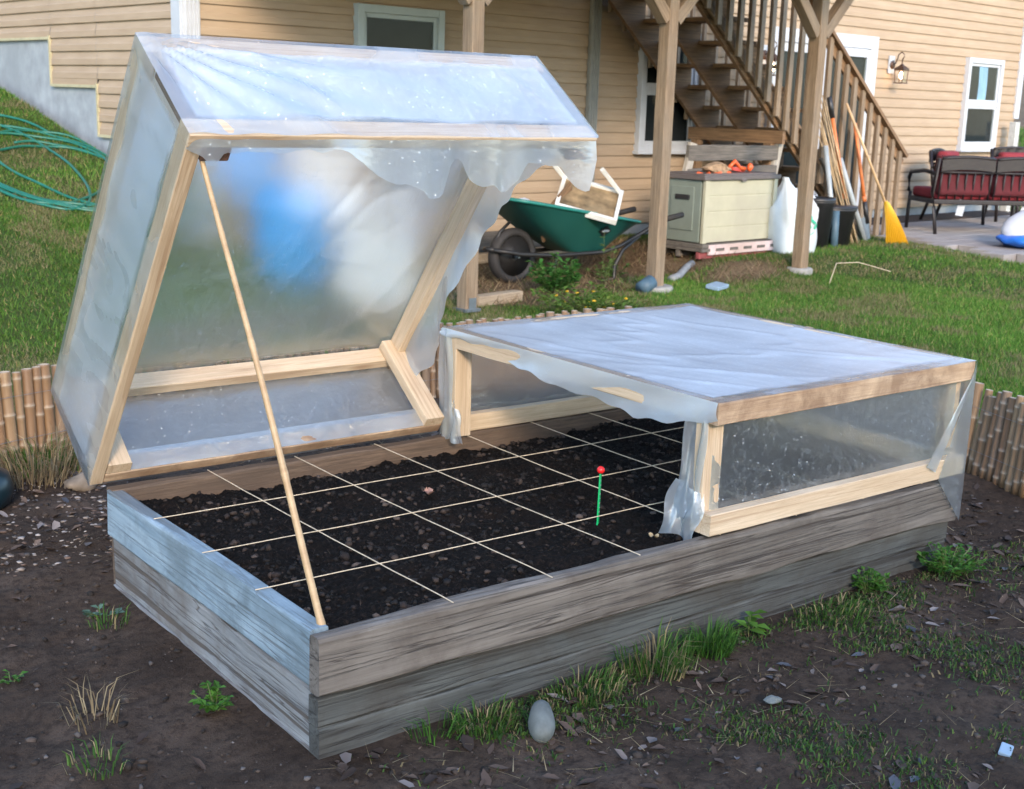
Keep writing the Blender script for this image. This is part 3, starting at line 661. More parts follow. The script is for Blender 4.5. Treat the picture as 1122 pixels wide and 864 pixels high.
pl = [((-e, -D_ - e, LH + .002), (WR + e, -D_ - e, LH + .002), (WR + e, e, LH + .002), (-e, e, LH + .002), 80, 80, .85, .005, sag),
      ((.03, -D_ + RT + .001, .05), (WR - .03, -D_ + RT + .001, .05), (WR - .03, -D_ + RT + .001, LH - .05), (.03, -D_ + RT + .001, LH - .05), 40, 14, .10, .004, None),
      ((WR + e, -D_ - e, .0), (WR + e, e, .0), (WR + e, e, LH + .002), (WR + e, -D_ - e, LH + .002), 40, 14, .15, .006, None),
      ((WR + e, e, .0), (-e, e, .0), (-e, e, LH + .002), (WR + e, e, LH + .002), 40, 14, .15, .006, None),
      ((-e, .0, LH), (-e, -D_, LH), (-e, -D_, LH - .05), (-e, 0, LH - .05), 60, 8, .5, .0, flap),
      # film folded round the front right corner, its edge running diagonally down the front
      ((WR + e, -D_ - .005, LH + .002), (WR + e, -D_ - .004, -.16), (WR - .14, -D_ - .006, -.0), (WR - .016, -D_ - .005, LH - .05), 20, 10, .16, .004, None),
      ((WR + e, -D_ - .007, LH - .03), (WR - .02, -D_ - .008, LH - .05), (WR - .215, -D_ - .009, .055), (WR - .165, -D_ - .008, .03), 8, 30, .30, .006, None)]
# crumpled film hanging on the open side at the front post and the rear post
def crumple(cx, seed, wy, amp):
    def f(p, s, t, n):
        a = (float(fbm(s * 5 + seed, t * 7, 4, seed)) - .5) * amp * (1.2 - .3 * t)
        return p + np.array([a, (float(fbm(s * 3, t * 9 + seed, 3, seed + 3)) - .5) * wy, 0])
    return f
def folds(seed, amp, fr):
    def f(p, s, t, n):
        return p + np.array([amp * (math.sin(s * fr + t * 2.2 + seed) * .5 + math.sin(s * fr * 2.1 - t * 3.1 + seed) * .25), amp * .5 * math.sin(t * 7 + s * 4 + seed), .006 * math.sin(s * 9 + seed) * t])
    return f
pl += [((.0, -D_ + .036, LH - .03), (.0, -D_ + .105, LH - .03), (-.02, -D_ + .125, .03), (-.004, -D_ + .036, .03), 24, 30, .26, 0, folds(3, .012, 8)),
       ((-.004, -D_ + .03, .11), (-.02, -D_ + .12, .14), (-.035, -D_ + .155, -.02), (-.012, -D_ + .04, -.025), 24, 18, .34, 0, folds(8, .016, 8)),
       ((-.006, -.0, LH), (-.008, -.055, LH), (-.014, -.08, -.003), (-.010, .01, -.006), 16, 30, .26, 0, folds(5, .010, 8)),
       ((.0, -.07, .13), (-.01, -.11, .10), (-.02, -.15, -.006), (-.012, -.05, -.008), 16, 14, .3, 0, folds(6, .012, 8))]
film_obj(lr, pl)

# left lid: tipped up on its rear edge
lidM = bedM @ Matrix.Translation(Vector((-.0444, BW + .002, .0122))) @ Matrix.Rotation(-.9264, 4, 'X')
ll = thing('cold_frame_lid', 'opened cold frame lid, tipped up on its rear edge over the left half of bed', 'cold frame lid', lidM.to_translation(), lidM.to_euler(), 'cold frame lids')
D = BW; W = LW; H = LH
for a, b, mk in (((h_, 0, RH / 2), (h_, -D + RT, RH / 2), 'lumber'), ((0, -D + h_, RH / 2), (W, -D + h_, RH / 2), 'lumber'), ((RT, -h_, RH / 2), (W, -h_, RH / 2), 'lumber_dirty'),
                 ((h_, 0, H - RH / 2), (h_, -D + RT, H - RH / 2), 'lumber'), ((W - h_, 0, H - RH / 2), (W - h_, -D + RT, H - RH / 2), 'lumber'),
                 ((0, -D + h_, H - RH / 2), (W, -D + h_, H - RH / 2), 'lumber'), ((RT, -h_, H - RH / 2), (W - RT, -h_, H - RH / 2), 'lumber')):
    board('rail', ll, a, b, RT - .001, RH, M[mk], r=.003, wob=.0012)
for px, py, z0, z1, mk in ((RT + .037, -D + RT + .020, .001, H - .06, 'lumber_brown'), (W - .038, -D + RT + .020, .001, H - .06, 'lumber_brown'), (W - .038, -RT - .020, .001, H - .002, 'lumber'), (RT + .037, -RT - .020, .001, H - .002, 'lumber')):
    board('post', ll, (px, py, z0), (px, py, z1), .037, .072, M[mk], up=(1, 0, 0), r=.003, wob=.001)
e = .004
def corner_fold(p, s, t, n):
    # taut folds fanning out from the upper left corner (s=0, t=1)
    r = math.hypot(s, (1 - t) * .4) + .05; a = math.atan2(s, (1 - t) * .4 + 1e-3)
    return p + n * (.010 * math.sin(a * 22) * math.exp(-r * 2.2) * min(1, r * 6) * min(1, 4 * (1 - s)))
def sag2(p, s, t, n): return p - n * .012 * math.sin(PI * s) * math.sin(PI * t)
# right side film: fixed to the top rail, its lower edge hanging free
FE = [(-1.279, .004), (-1.18, -.005), (-1.121, .136), (-1.049, .16), (-.91, .215), (-.805, .245), (-.662, .255), (-.472, .206), (-.309, .19), (-.184, .15), (-.053, .20), (.0, .02)]
fa = np.array([q[0] for q in FE]); fb = np.array([q[1] for q in FE])
def sidefilm(p, s, t, n):
    # s: 0 front ... 1 rear ; t: 0 free edge ... 1 top rail
    y = -1.279 + s * 1.279; lo = float(np.interp(y, fa, fb)) + .006 * math.sin(s * 70) + .004 * math.sin(s * 31)
    z = lo + (H + .003 - lo) * t
    x = W + .005 + (1 - t) * (.035 * math.sin(s * 6.0) + .018 * math.sin(s * 17 + t * 3)) * min(1, s * 6)
    return np.array([x, y, z])
VAL = [(.0, .0), (.03, .035), (.06, .06), (.09, .02), (.16, .03), (.22, .018), (.31, .022), (.34, .03), (.40, .035), (.46, .075), (.52, .085), (.58, .10), (.66, .13), (.70, .125), (.725, .035), (.75, .03), (.775, .10), (.83, .118), (.90, .125), (.94, .10), (.97, .05), (1.0, .045), (1.05, .06), (1.10, .07), (1.14, .12), (1.185, .16), (1.204, .05)]
va = np.linspace(0, 1.204, 240); vb = np.convolve(np.interp(np.clip(np.linspace(-.05, 1.254, 260), 0, 1.204), [q[0] for q in VAL], [q[1] for q in VAL]), np.hanning(7) / np.hanning(7).sum(), 'same')[10:250]
def valance(p, s, t, n):
    x = s * W; dep = float(np.interp(x, va, vb)) + .004 * (float(vnoise(x * 40, 1.1, 6)) - .5); f = (1 - t)
    y = -D + .006 + f * (.010 + .05 * (float(vnoise(x * 9, 3.3, 7)) - .5) + .03 * (float(vnoise(x * 27, 5.3, 7)) - .5))
    # hangs straight down in the world: in lid space down is (+y*sin, -z*cos)
    c, s_ = math.cos(.9264), math.sin(.9264)
    return np.array([x, y + dep * f * s_, .002 - dep * f * c])
pt = [((-e, -D - e, H + e), (W + e, -D - e, H + e), (W + e, e, H + e), (-e, e, H + e), 80, 80, .10, .006, sag2),                # big back panel
      ((-e, e, -.0), (-e, -D - e, -.0), (-e, -D - e, H + e), (-e, e, H + e), 80, 30, .42, .006, None),                          # left side
      ((-e, -D - e, .0), (W + e, -D - e, .0), (W + e, -D - e, H + e), (-e, -D - e, H + e), 110, 36, .50, .007, corner_fold),     # front panel, now on top
      ((W, e, .0), (0, e, .0), (0, e, H + e), (W, e, H + e), 40, 14, .2, .006, None),                                          # rear panel, now underneath
      ((W, 0, 0), (W, -D, 0), (W, -D, H), (W, 0, H), 70, 22, .30, 0, sidefilm),
      ((0, -D, 0), (W, -D, 0), (W, -D, .1), (0, -D, .1), 110, 14, .30, 0, valance),
      ((.0, -RT - .004, .002), (W * .95, -RT - .004, .002), (W * .95, -RT - .006, .075), (.0, -RT - .006, .07), 60, 6, .30, .012, None),
      ((-e, .005, .0), (-.02, -.09, .01), (-.02, -.06, H * .9), (-e, .005, H), 10, 16, .25, .012, None)]
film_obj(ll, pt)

# prop cane
def lidpt(a): return lidM @ Vector(a)
p0 = bedM @ Vector((.040, .052, -.035)); p1 = lidpt((.050, -1.195, .012))
q = []; rr = []; n = 60
for i in range(n + 1):
    t = i / n; p = p0.lerp(p1, t) + Vector((.006 * math.sin(t * 3.1), .002 * math.sin(t * 9), 0)); q.append(p)
    nd = min(abs(t - k) for k in (.035, .33, .60, .83)); rr.append((.0088 - .0028 * t) * (1 + .16 * math.exp(-(nd / .008) ** 2)))
pr = MB().tube(q, rr, 10).build('prop_stick', M['prop'], None, True); tag(pr, 'thin bamboo stick holding the opened plastic lid up from the bed corner', 'stick')

# row marker
mk = thing('plant_marker', 'green plant marker with a round red top, stuck upright in the black soil', 'plant marker', tuple(bedM @ Vector((1.076, .338, -.055))), (0, .04, .5))
m = MB().box((0, 0, .082), (.013, .004, .165)); m.build('stake', M['stake_green'], mk, bevel=.001)
MB().lathe([(.001, -.011), (.006, -.0095), (.010, -.005), (.0115, 0), (.010, .005), (.006, .0095), (.001, .011)], 16, (0, 0, .175)).build('ball', M['red_ball'], mk, True)
m = MB()
for i in range(9): m.box((.0, -.0024, .04 + i * .013), (.006 if i % 2 else .003, .0008, .0025))
m.build('scale_mark', M['white_trim'], mk)
# dead leaf and scraps on the soil
def leaf_mesh(L, Wd, curl, name, mat, parent=None, basis=None, cup=.3):
    def f(s, t):
        w = Wd * math.sin(PI * min(1, (s * .95 + .03))) ** .8 * (1 + .15 * math.sin(s * 20)); x = (s - .5) * L; y = (t - .5) * 2 * w
        return (x, y, curl * (s - .5) ** 2 * L + cup * abs(y) + .004 * math.sin(s * 9 + t * 5))
    return MB().grid(f, 10, 4).build(name, mat, parent, True, basis=basis)
M['dead_leaf'] = plain('dead_leaf', (.36, .20, .15), .7, var=.3, scale=40)
for i, (bx_, by_, s, lab) in enumerate(((.80, .79, .045, 'single pink brown dead leaf on the black soil near the middle of the bed'), (1.13, .165, .03, 'pale curled wood chip on the soil in front of the red topped marker'))):
    z = float(soil_z(np.array([bx_]), np.array([by_]))[0]) + .012
    o = leaf_mesh(s, s * .35, .8, 'dead_leaf', M['dead_leaf'] if i == 0 else M['straw'], None, bedM @ Matrix.Translation((bx_, by_, z)) @ Matrix.Rotation(1.1 + i, 4, 'Z'), .5)
    tag(o, lab, 'leaf')

# ------------------------------------------------------------------ bamboo edging
def cane_mesh(seed, h=.37, r=.021):
    rnd = random.Random(seed); rr = r * rnd.uniform(.68, 1.18); nodes = []; z = rnd.uniform(.02, .09)
    while z < h - .02: nodes.append(z); z += rnd.uniform(.10, .17)
    zs = sorted(set([0, h - .004, h] + [round(a + b, 4) for a in nodes for b in (-.012, -.004, 0, .004, .012)])); zs = [z for z in zs if 0 <= z <= h]
    prof = []; nod = []
    bendx = rnd.uniform(-.004, .004)
    for z in zs:
        d = min(abs(z - a) for a in nodes); k = 1 + .10 * math.exp(-(d / .004) ** 2) - .04 * math.exp(-((d - .012) / .005) ** 2)
        prof.append((rr * k, z)); nod.append(math.exp(-(d / .004) ** 2) * .6)
    prof.append((rr * .72, h + .0005)); nod.append(.85); prof.append((rr * .7, h - .02)); nod.append(.2)
    m = MB().lathe(prof, 12); me = bpy.data.meshes.new('cane'); me.from_pydata(m.v, [], m.f)
    a = me.attributes.new('node', 'FLOAT', 'POINT'); a.data.foreach_set('value', [v for v in nod for _ in range(12)])
    me.polygons.foreach_set('use_smooth', [True] * len(me.polygons)); me.materials.append(M['bamboo']); return me, rr
CANES = [cane_mesh(i) for i in range(14)]
seglen = np.hypot(*(RA[1:] - RA[:-1]).T); cum = np.concatenate([[0], np.cumsum(seglen)]); tot = cum[-1]
def along(s): return float(np.interp(s, cum, RA[:, 0])), float(np.interp(s, cum, RA[:, 1]))
bounds = [0.9, 3.72, 6.1, 8.35, tot - .6]
labs = ['section of bamboo edging on the left, beside the tipped up lid', 'section of bamboo edging along the lawn behind the middle of the bed', 'section of bamboo edging hidden mostly behind the closed lid', 'section of bamboo edging right of the closed lid, leaning outward over dark earth']
for bi in range(4):
    s = bounds[bi]; x0, y0 = along(s); root = thing('bamboo_edging', labs[bi], 'garden edging', (x0, y0, gz(x0, y0)), group='bamboo edging sections around the bed')
    cnt = 0
    while s < bounds[bi + 1] and cnt < 98:
        me_, r_ = random.choice(CANES); s += r_ + .001; x, y = along(s); x2, y2 = along(min(tot, s + .02)); nx, ny = -(y2 - y), (x2 - x); nl = math.hypot(nx, ny) or 1; nx /= nl; ny /= nl
        o = bpy.data.objects.new('cane', me_); COL.objects.link(o); o.parent = root
        zz = -.012 + random.uniform(-.012, .012) - (.04 if random.random() < .06 else 0); lean = (.10 if bi >= 2 else .05) + random.uniform(-.03, .03)
        sw = random.uniform(-.03, .03); up = Vector((nx * lean + ny * sw, ny * lean - nx * sw, 1)).normalized(); R = Vector((0, 0, 1)).rotation_difference(up).to_matrix().to_4x4() @ Matrix.Rotation(random.uniform(0, 6.28), 4, 'Z')
        o.matrix_basis = Matrix.Translation((x - x0, y - y0, zz - root.location.z + .0)) @ R; s += r_ + .001; cnt += 1
    # binding wires
    for hz in (.10, .27):
        pts = []; t = bounds[bi] + .02
        while t < bounds[bi + 1] - .02:
            x, y = along(t); x2, y2 = along(min(tot, t + .02)); nx, ny = -(y2 - y), (x2 - x); nl = math.hypot(nx, ny) or 1; k = -.0225 + (.10 if bi >= 2 else .05) * hz
            pts.append((x - x0 + nx / nl * k, y - y0 + ny / nl * k, hz - root.location.z)); t += .05
        if bi != 3: MB().tube(pts, .0008, 4).build('wire', M['steel'], root)

# ------------------------------------------------------------------ the house
YW = 8.5; XC = 4.49
house = thing('house', 'two storey house with cream horizontal siding and a grey concrete foundation', 'house', (XC, YW, 0))
def hb(p): return (p[0] - XC, p[1] - YW, p[2])
ROW = .108
def siding(name, a, b, z0, z1, nrm, lab=None):
    """clapboard from a to b (xy), outward normal nrm"""
    a = Vector((a[0], a[1])); b = Vector((b[0], b[1])); n = Vector(nrm); L = (b - a).length; vs = []; fs = []
    k0 = math.floor((z0 - .30) / ROW + 1e-6); k = k0; cuts = max(2, int(L / .6))
    while .30 + k * ROW < z1 - 1e-4:
        zb = .30 + k * ROW; zt = min(zb + ROW, z1); lo = max(zb, z0)
        pr = [(.000, lo), (.017, lo), (.0185, lo + .004), (.0165, min(zt, lo + .05)), (.0125, min(zt, lo + .056)), (.0035, max(lo + .06, zt - .008)), (.0005, zt)]
        for i in range(cuts + 1):
            p = a.lerp(b, i / cuts); wv = (vnoise(i * .7 + k * 3.1, k * 1.7, 4) - .5) * .0025
            for o_, z in pr: vs.append((p.x + n.x * (o_ + wv * (o_ > .002)) - XC, p.y + n.y * (o_ + wv * (o_ > .002)) - YW, z + wv * .6))
        base = len(vs) - (cuts + 1) * 7
        for i in range(cuts):
            for j in range(6): fs.append((base + i * 7 + j, base + (i + 1) * 7 + j, base + (i + 1) * 7 + j + 1, base + i * 7 + j + 1))
        k += 1
    m = MB(); m.v = [tuple(map(float, v)) for v in vs]; m.f = fs; o = m.build(name, M['siding'], house)
    if lab: o['label'] = lab
    return o
XE = 16.62; ZT = 5.6
MB().box(hb(((XC + XE) / 2 + .05, 13.06, 2.9)), (XE - XC - .14, 8.98, 5.36)).build('wall_core', M['siding'], house)
siding('siding', (XC + .02, YW), (8.5, YW), .30, ZT, (0, -1), 'shaded cream siding under the deck')
siding('siding', (8.5, YW), (XE, YW), .30, ZT, (0, -1), 'cream siding in the open right of the downspout')
siding('siding', (XC, 18), (XC, 10.76), 1.82, ZT, (-1, 0)); siding('siding', (XC, 10.755), (XC, 9.885), 1.44, ZT, (-1, 0)); siding('siding', (XC, 9.88), (XC, YW), 1.06, ZT, (-1, 0))
MB().box(hb((XC + .035, 13.3, .4)), (.06, 9.5, 3.2)).box(hb(((XC + XE) / 2 + .02, YW + .03, .0)), (XE - XC - .06, .03, .62)).build('foundation', M['concrete'], house)
m = MB()    # starter strips of the stepped siding
for (y0, y1, z) in ((18, 10.76, 1.82), (10.76, 9.88, 1.44), (9.88, 8.6, 1.06)): m.box(hb((XC - .012, (y0 + y1) / 2, z - .008)), (.03, abs(y0 - y1), .022))
for (y, z0, z1) in ((10.76, 1.44, 1.82), (9.88, 1.06, 1.44)): m.box(hb((XC - .012, y + .008, (z0 + z1) / 2)), (.032, .022, z1 - z0 + .03))
m.build('siding_trim', plain('siding_trim_cream', (.42, .38, .24), .5), house)
m = MB(); m.box(hb((XC - .012, YW + .05, 3.3)), (.032, .13, 4.5)).box(hb((XC + .055, YW - .012, 2.95)), (.14, .032, 5.3))
for i in range(4): m.box(hb((XC + .015 + i * .03, YW - .032, 2.95)), (.012, .012, 5.3))
m.build('corner_trim', M['white_trim'], house, bevel=.002)
m = MB(); m.box(hb((8.575, YW - .035, 2.95)), (.12, .04, 5.3))
for i in range(4): m.box(hb((8.53 + i * .03, YW - .058, 2.95)), (.014, .014, 5.3))
m.build('downspout', M['grey_trim'], house, bevel=.002)
m = MB(); m.box(hb((XE, YW - .015, 3.65)), (.12, .05, 4.5)).box(hb((XE, YW - .015, .85)), (.08, .05, 1.0)); m.build('corner_trim', M['white_trim'], house, bevel=.003)
m = MB(); m.prism([hb((XC - .5, 7.9, 5.62)), hb((XC - .5, 13.2, 7.9)), hb((XC - .5, 18.6, 5.62)), hb((XC - .5, 18.6, 5.5)), hb((XC - .5, 13.2, 7.75)), hb((XC - .5, 7.9, 5.5))], (XE - XC + 1, 0, 0)); m.build('roof', plain('roof_shingle', (.07, .065, .06), .9, scale=30), house)

def window(x0, x1, z0, z1, split=None, curtain=None, fm='white_trim', label=None):
    """vinyl window standing 6 cm proud of the wall: frame > sash, pane, dark room behind"""
    fw = .062; cx, cz = (x0 + x1) / 2, (z0 + z1) / 2; w, hh = x1 - x0, z1 - z0
    m = MB(); y = YW - .035
    m.box((-w / 2 + fw / 2, 0, 0), (fw, .075, hh)).box((w / 2 - fw / 2, 0, 0), (fw, .075, hh)).box((0, .001, hh / 2 - fw / 2), (w - 2 * fw, .073, fw)).box((0, .001, -hh / 2 + fw / 2), (w - 2 * fw, .073, fw))
    fr = m.build('window', M[fm], house, bevel=.004, basis=Matrix.Translation(hb((cx, y, cz))))
    if label: fr['label'] = label
    MB().box((0, .0095, 0), (w - 2 * fw, .004, hh - 2 * fw)).build('backing', M['dark_room'], fr)
    zs = -hh / 2 + fw + (hh - 2 * fw) * (split or .5)
    m = MB(); sw = .036
    if split:
        m.box((0, -.012, zs), (w - 2 * fw, .045, .042))
        for a, b, yy in ((-hh / 2 + fw, zs - .02, -.008), (zs + .02, hh / 2 - fw, .004)):
            m.box((-w / 2 + fw + sw / 2, yy, (a + b) / 2), (sw, .03, b - a)).box((w / 2 - fw - sw / 2, yy, (a + b) / 2), (sw, .03, b - a)).box((0, yy, a + sw / 2), (w - 2 * fw - 2 * sw, .03, sw)).box((0, yy, b - sw / 2), (w - 2 * fw - 2 * sw, .03, sw))
    else:
        m.box((-w / 2 + fw + sw / 2, 0, 0), (sw, .03, hh - 2 * fw)).box((w / 2 - fw - sw / 2, 0, 0), (sw, .03, hh - 2 * fw)).box((0, 0, hh / 2 - fw - sw / 2), (w - 2 * fw - 2 * sw, .03, sw)).box((0, 0, -hh / 2 + fw + sw / 2), (w - 2 * fw - 2 * sw, .03, sw))
    m.build('sash', M[fm], fr, bevel=.003)
    MB().grid(lambda s, t: ((s - .5) * (w - 2 * fw), -.006, (t - .5) * (hh - 2 * fw)), 1, 1).build('pane', M['glass'], fr)
    if curtain:
        a, b, c, d_ = curtain
        MB().grid(lambda s, t: (a + (b - a) * s + .01 * math.sin(t * 4), .002 + .002 * math.sin(s * 18), c + (d_ - c) * t), 24, 6).build('curtain', M['curtain'], fr, True)
    m = MB().box((0, -.01, -hh / 2 - .012), (w + .05, .1, .03)); m.build('sill', M[fm], fr, bevel=.004)
    return fr
window(5.94, 6.80, 1.02, 2.12, None, None, 'teal_trim', 'window in the shade under the deck, top of it showing above the raised lid')
wc = window(9.20, 10.03, .99, 2.12, .52, None, 'white_trim', 'white double hung window behind the deck post and stairs, with a pale green sticker')
MB().box((-.26, -.009, .35), (.19, .004, .24)).build('sticker', M['sticker'], wc)
m = MB(); q = [(-.30 + .045 * math.cos(t), -.013, .40 + .05 * math.sin(t)) for t in np.linspace(.7, 5.6, 14)]; m.tube(q, .008, 6); q = [(-.30 + .018 * math.cos(t), -.013, .40 + .02 * math.sin(t)) for t in np.linspace(.7, 5.6, 10)]; m.tube(q, .005, 6); m.build('sticker_mark', M['red_ink'], wc)
m = MB(); q = [(-.24 + .045 * math.cos(t), -.013, .29 + .03 * math.sin(t)) for t in np.linspace(0, 6.28, 16)]; m.tube(q, .004, 6); m.box((-.24, -.013, .29), (.05, .003, .012)).build('sticker_mark', M['ink'], wc)
window(15.20, 16.08, 1.00, 2.13, .5, (-.11, .1, .02, .5), 'white_trim', 'white double hung window at the right end of the wall, blue curtain in its upper sash')
# sliding patio door
dx0, dx1, dz0, dz1 = 11.20, 13.14, .22, 2.26
m = MB(); w = dx1 - dx0; hh = dz1 - dz0
m.box((-w / 2 + .06, 0, 0), (.12, .07, hh)).box((w / 2 - .07, 0, 0), (.14, .07, hh)).box((0, .001, hh / 2 - .07), (w - .24, .068, .14)).box((0, 0, -hh / 2 + .03), (w - .24, .07, .06))
dr = m.build('door', M['white_trim'], house, bevel=.004, basis=Matrix.Translation(hb(((dx0 + dx1) / 2, YW - .035, (dz0 + dz1) / 2)))); dr['label'] = 'white sliding glass patio door behind the stair railing'
MB().box((0, .0095, 0), (w - .24, .004, hh - .18)).build('backing', M['dark_room'], dr)
for s, yy in ((-1, .0), (1, -.018)):
    m = MB(); c = s * .42; pw = .86
    for a in (-1, 1): m.box((c + a * (pw / 2 - .04), yy, -.04), (.08, .03, hh - .22))
    m.box((c, yy, hh / 2 - .19), (pw - .16, .03, .09)).box((c, yy, -hh / 2 + .12), (pw - .16, .03, .1)); m.build('door_panel', M['white_trim'], dr, bevel=.003)
    MB().grid(lambda s, t: (c + (s - .5) * (pw - .14), yy - .002, -.04 + (t - .5) * (hh - .36)), 1, 1).build('pane', M['glass'], dr)
MB().box((.02, -.05, -.1), (.02, .03, .22)).build('handle', M['black_metal'], dr, bevel=.004)
# small warm reflections low in the door glass are a lit lamp inside
# wall lanterns
def emis(name, col, s):
    m, nt, out = new_mat(name); e_ = nt.nodes.new('ShaderNodeEmission'); e_.inputs[0].default_value = (*col, 1); e_.inputs[1].default_value = s; nt.links.new(e_.outputs[0], out.inputs[0]); return m
M['bulb'] = emis('lit_bulb', (1, .62, .3), 9)
def lantern(x, z, lab):
    t = thing('wall_lantern', lab, 'wall lamp', (x, YW - .016, z), group='lanterns beside the patio door')
    MB().box((0, -.012, .0), (.11, .02, .20)).build('mounting_plate', M['white_trim'], t, bevel=.004)
    m = MB().lathe([(.045, 0), (.05, .012), (.03, .02)], 14, (0, -.024, 0), Euler((PI / 2, 0, 0)).to_matrix()); m.build('backplate', M['bronze'], t, True)
    q = [(0, -.03, 0), (0, -.07, .015), (0, -.085, .06), (0, -.10, .115), (0, -.135, .14), (0, -.17, .12), (0, -.175, .085), (0, -.16, .07), (0, -.155, .05), (0, -.155, .0)]
    MB().tube(q, .007, 8).build('arm', M['bronze'], t, True)
    MB().lathe([(.012, .01), (.03, -.01), (.075, -.035), (.09, -.045), (.09, -.052), (.06, -.052)], 4, (0, -.155, 0), Euler((0, 0, PI / 4)).to_matrix()).build('cap', M['bronze'], t)
    m = MB()
    for a in (-1, 1):
        for b in (-1, 1): m.tube([(a * .055, -.155 + b * .055, -.05), (a * .048, -.155 + b * .048, -.20)], .005, 6)
    m.box((0, -.155, -.205), (.115, .115, .012)).box((0, -.155, -.06), (.12, .12, .01)); m.build('cage', M['bronze'], t)
    MB().lathe([(.005, -.04), (.018, -.02), (.022, 0), (.014, .025), (.008, .04)], 12, (0, -.155, -.12)).build('bulb', M['bulb'], t, True)
    MB().grid(lambda a, b: ((a - .5) * .09, -.155 - .046, -.13 + (b - .5) * .13), 1, 1).build('pane', M['glass'], t)
    return t
lantern(13.50, 1.97, 'lit black wall lantern on the cream siding, right of the patio door')
lantern(11.08, 1.97, 'lit black wall lantern seen between the stair balusters, left of the patio door')
m = MB().box((0, 0, .68), (.11, .09, 1.36)).build('short_post', wood('pale_post', (.45, .45, .42), (.62, .62, .58), (.2, .18, .15), .8, .3), None, bevel=.004, basis=Matrix.Translation((16.28, 8.30, 0)))
tag(m, 'short pale post standing at the right end of the house wall', 'post')

# ------------------------------------------------------------------ deck
deck = thing('wooden_deck', 'raised wooden deck on square posts along the back of the house', 'deck', (5.31, 6.3, 0))
def db(p): return (p[0] - 5.31, p[1] - 6.3, p[2])
PS = [(5.31, .10), (7.13, .03), (8.94, .03)]
for x, z in PS:
    po = board('post', deck, db((x, 6.3, z - .02)), db((x, 6.3, 2.40)), .098, .098, M['treated'], up=(1, 0, 0), r=.006, wob=.0015)
    for s in (-1, 1):
        if x < 5.5 and s < 0: pass
        board('brace', deck, db((x + s * .045, 6.3, 2.02)), db((x + s * .42, 6.3, 2.40)), .088, .088, M['treated'], r=.004)
    MB().box((0, 0, 0), (.13, .13, .02)).box((.0, -.055, .04), (.06, .004, .08)).build('post_base', M['steel'], deck, basis=Matrix.Translation(db((x, 6.3, z - .01))))
board('beam', deck, db((4.3, 6.3, 2.48)), db((9.3, 6.3, 2.48)), .09, .18, M['treated'], r=.004)
for i in range(12):
    x = 4.4 + i * .40; y1 = 8.46 if x < 8.55 else 7.15
    board('joist', deck, db((x, 5.3 if x < 8.55 else 6.12, 2.66)), db((x, y1, 2.66)), .038, .18, M['treated'], r=.003, step=.5)  # front overhang beyond the posts is unseen, added to shade the wall
m = MB()
for i in range(22):
    y = 5.28 + i * .146; xr = 8.6 if y > 7.15 else 9.3; m.box(db(((4.25 + xr) / 2, y + .07, 2.765)), (xr - 4.25, .138, .028))
m.build('decking', M['treated'], deck)
m = MB()
for i in range(34): m.box(db((4.35 + i * .145, 5.32, 3.25)), (.038, .038, .95))
m.box(db((6.8, 5.32, 3.74)), (5.0, .09, .04)); m.build('deck_railing', M['treated'], deck)

# staircase
st = thing('wooden_staircase', 'open wooden staircase with balustrade climbing left to the deck', 'stairs', (11.7, 7.35, .17))
def sb(p): return (p[0] - 11.7, p[1] - 7.35, p[2] - .17)
SL = -.82
def stz(x): return 2.29 + SL * (x - 8.78)
nst = 12; rise = 2.28 / nst; run = rise / .82
for y in (7.38, 7.86, 8.34):
    # sawtooth stringer: notched on top
    x = 8.62; z = stz(x) + .12; poly = []
    top = []
    for i in range(nst):
        top += [(x, z), (x + run, z)]; x += run; z -= rise
    top.append((x, z + .0)); bot = [(x, max(.17, z - .02)), (x - .18, .17), (8.62, stz(8.62) - .16)]
    poly = [sb((a, y, b)) for a, b in top] + [sb((a, y, b)) for a, b in bot[0:]]
    m = MB(); n = len(top)
    # build as strip of quads between the notch line and the straight underside to stay planar and clean
    vs = []; fs = []
    for (a, b) in top:
        lo = max(.17, stz(a) - .10)
        for yy in (-.019, .019): vs += [sb((a, y + yy, b)), sb((a, y + yy, min(lo, b - .01)))]
    for i in range(n - 1):
        k = i * 4
        fs += [(k, k + 4, k + 5, k + 1), (k + 2, k + 3, k + 7, k + 6), (k, k + 2, k + 6, k + 4), (k + 1, k + 5, k + 7, k + 3)]
    fs += [(0, 1, 3, 2), ((n - 1) * 4, (n - 1) * 4 + 2, (n - 1) * 4 + 3, (n - 1) * 4 + 1)]
    m.add(vs, fs).build('stringer', M['stair'], st)
x = 8.62; z = stz(x) + .12
for i in range(nst):
    for k in (0, 1):
        board('tread', st, sb((x + run * .27 + k * .145 - .02, 7.33, z + .019)), sb((x + run * .27 + k * .145 - .02, 8.40, z + .019)), .138, .036, M['stair'], r=.004, step=.4)
    x += run; z -= rise
# outer skirt board on the near side
board('skirt_board', st, sb((8.66, 7.335, stz(8.66) + .01)), sb((11.35, 7.335, stz(11.35) + .02)), .03, .10, M['treated'], r=.003)
# under beam with legs
board('cross_beam', st, sb((9.92, 7.28, 1.17)), sb((9.92, 8.42, 1.17)), .04, .12, M['stair'])
for y in (7.42, 8.30): board('leg', st, sb((9.90, y, .15)), sb((9.90, y, 1.11)), .088, .088, M['stair'], up=(1, 0, 0))
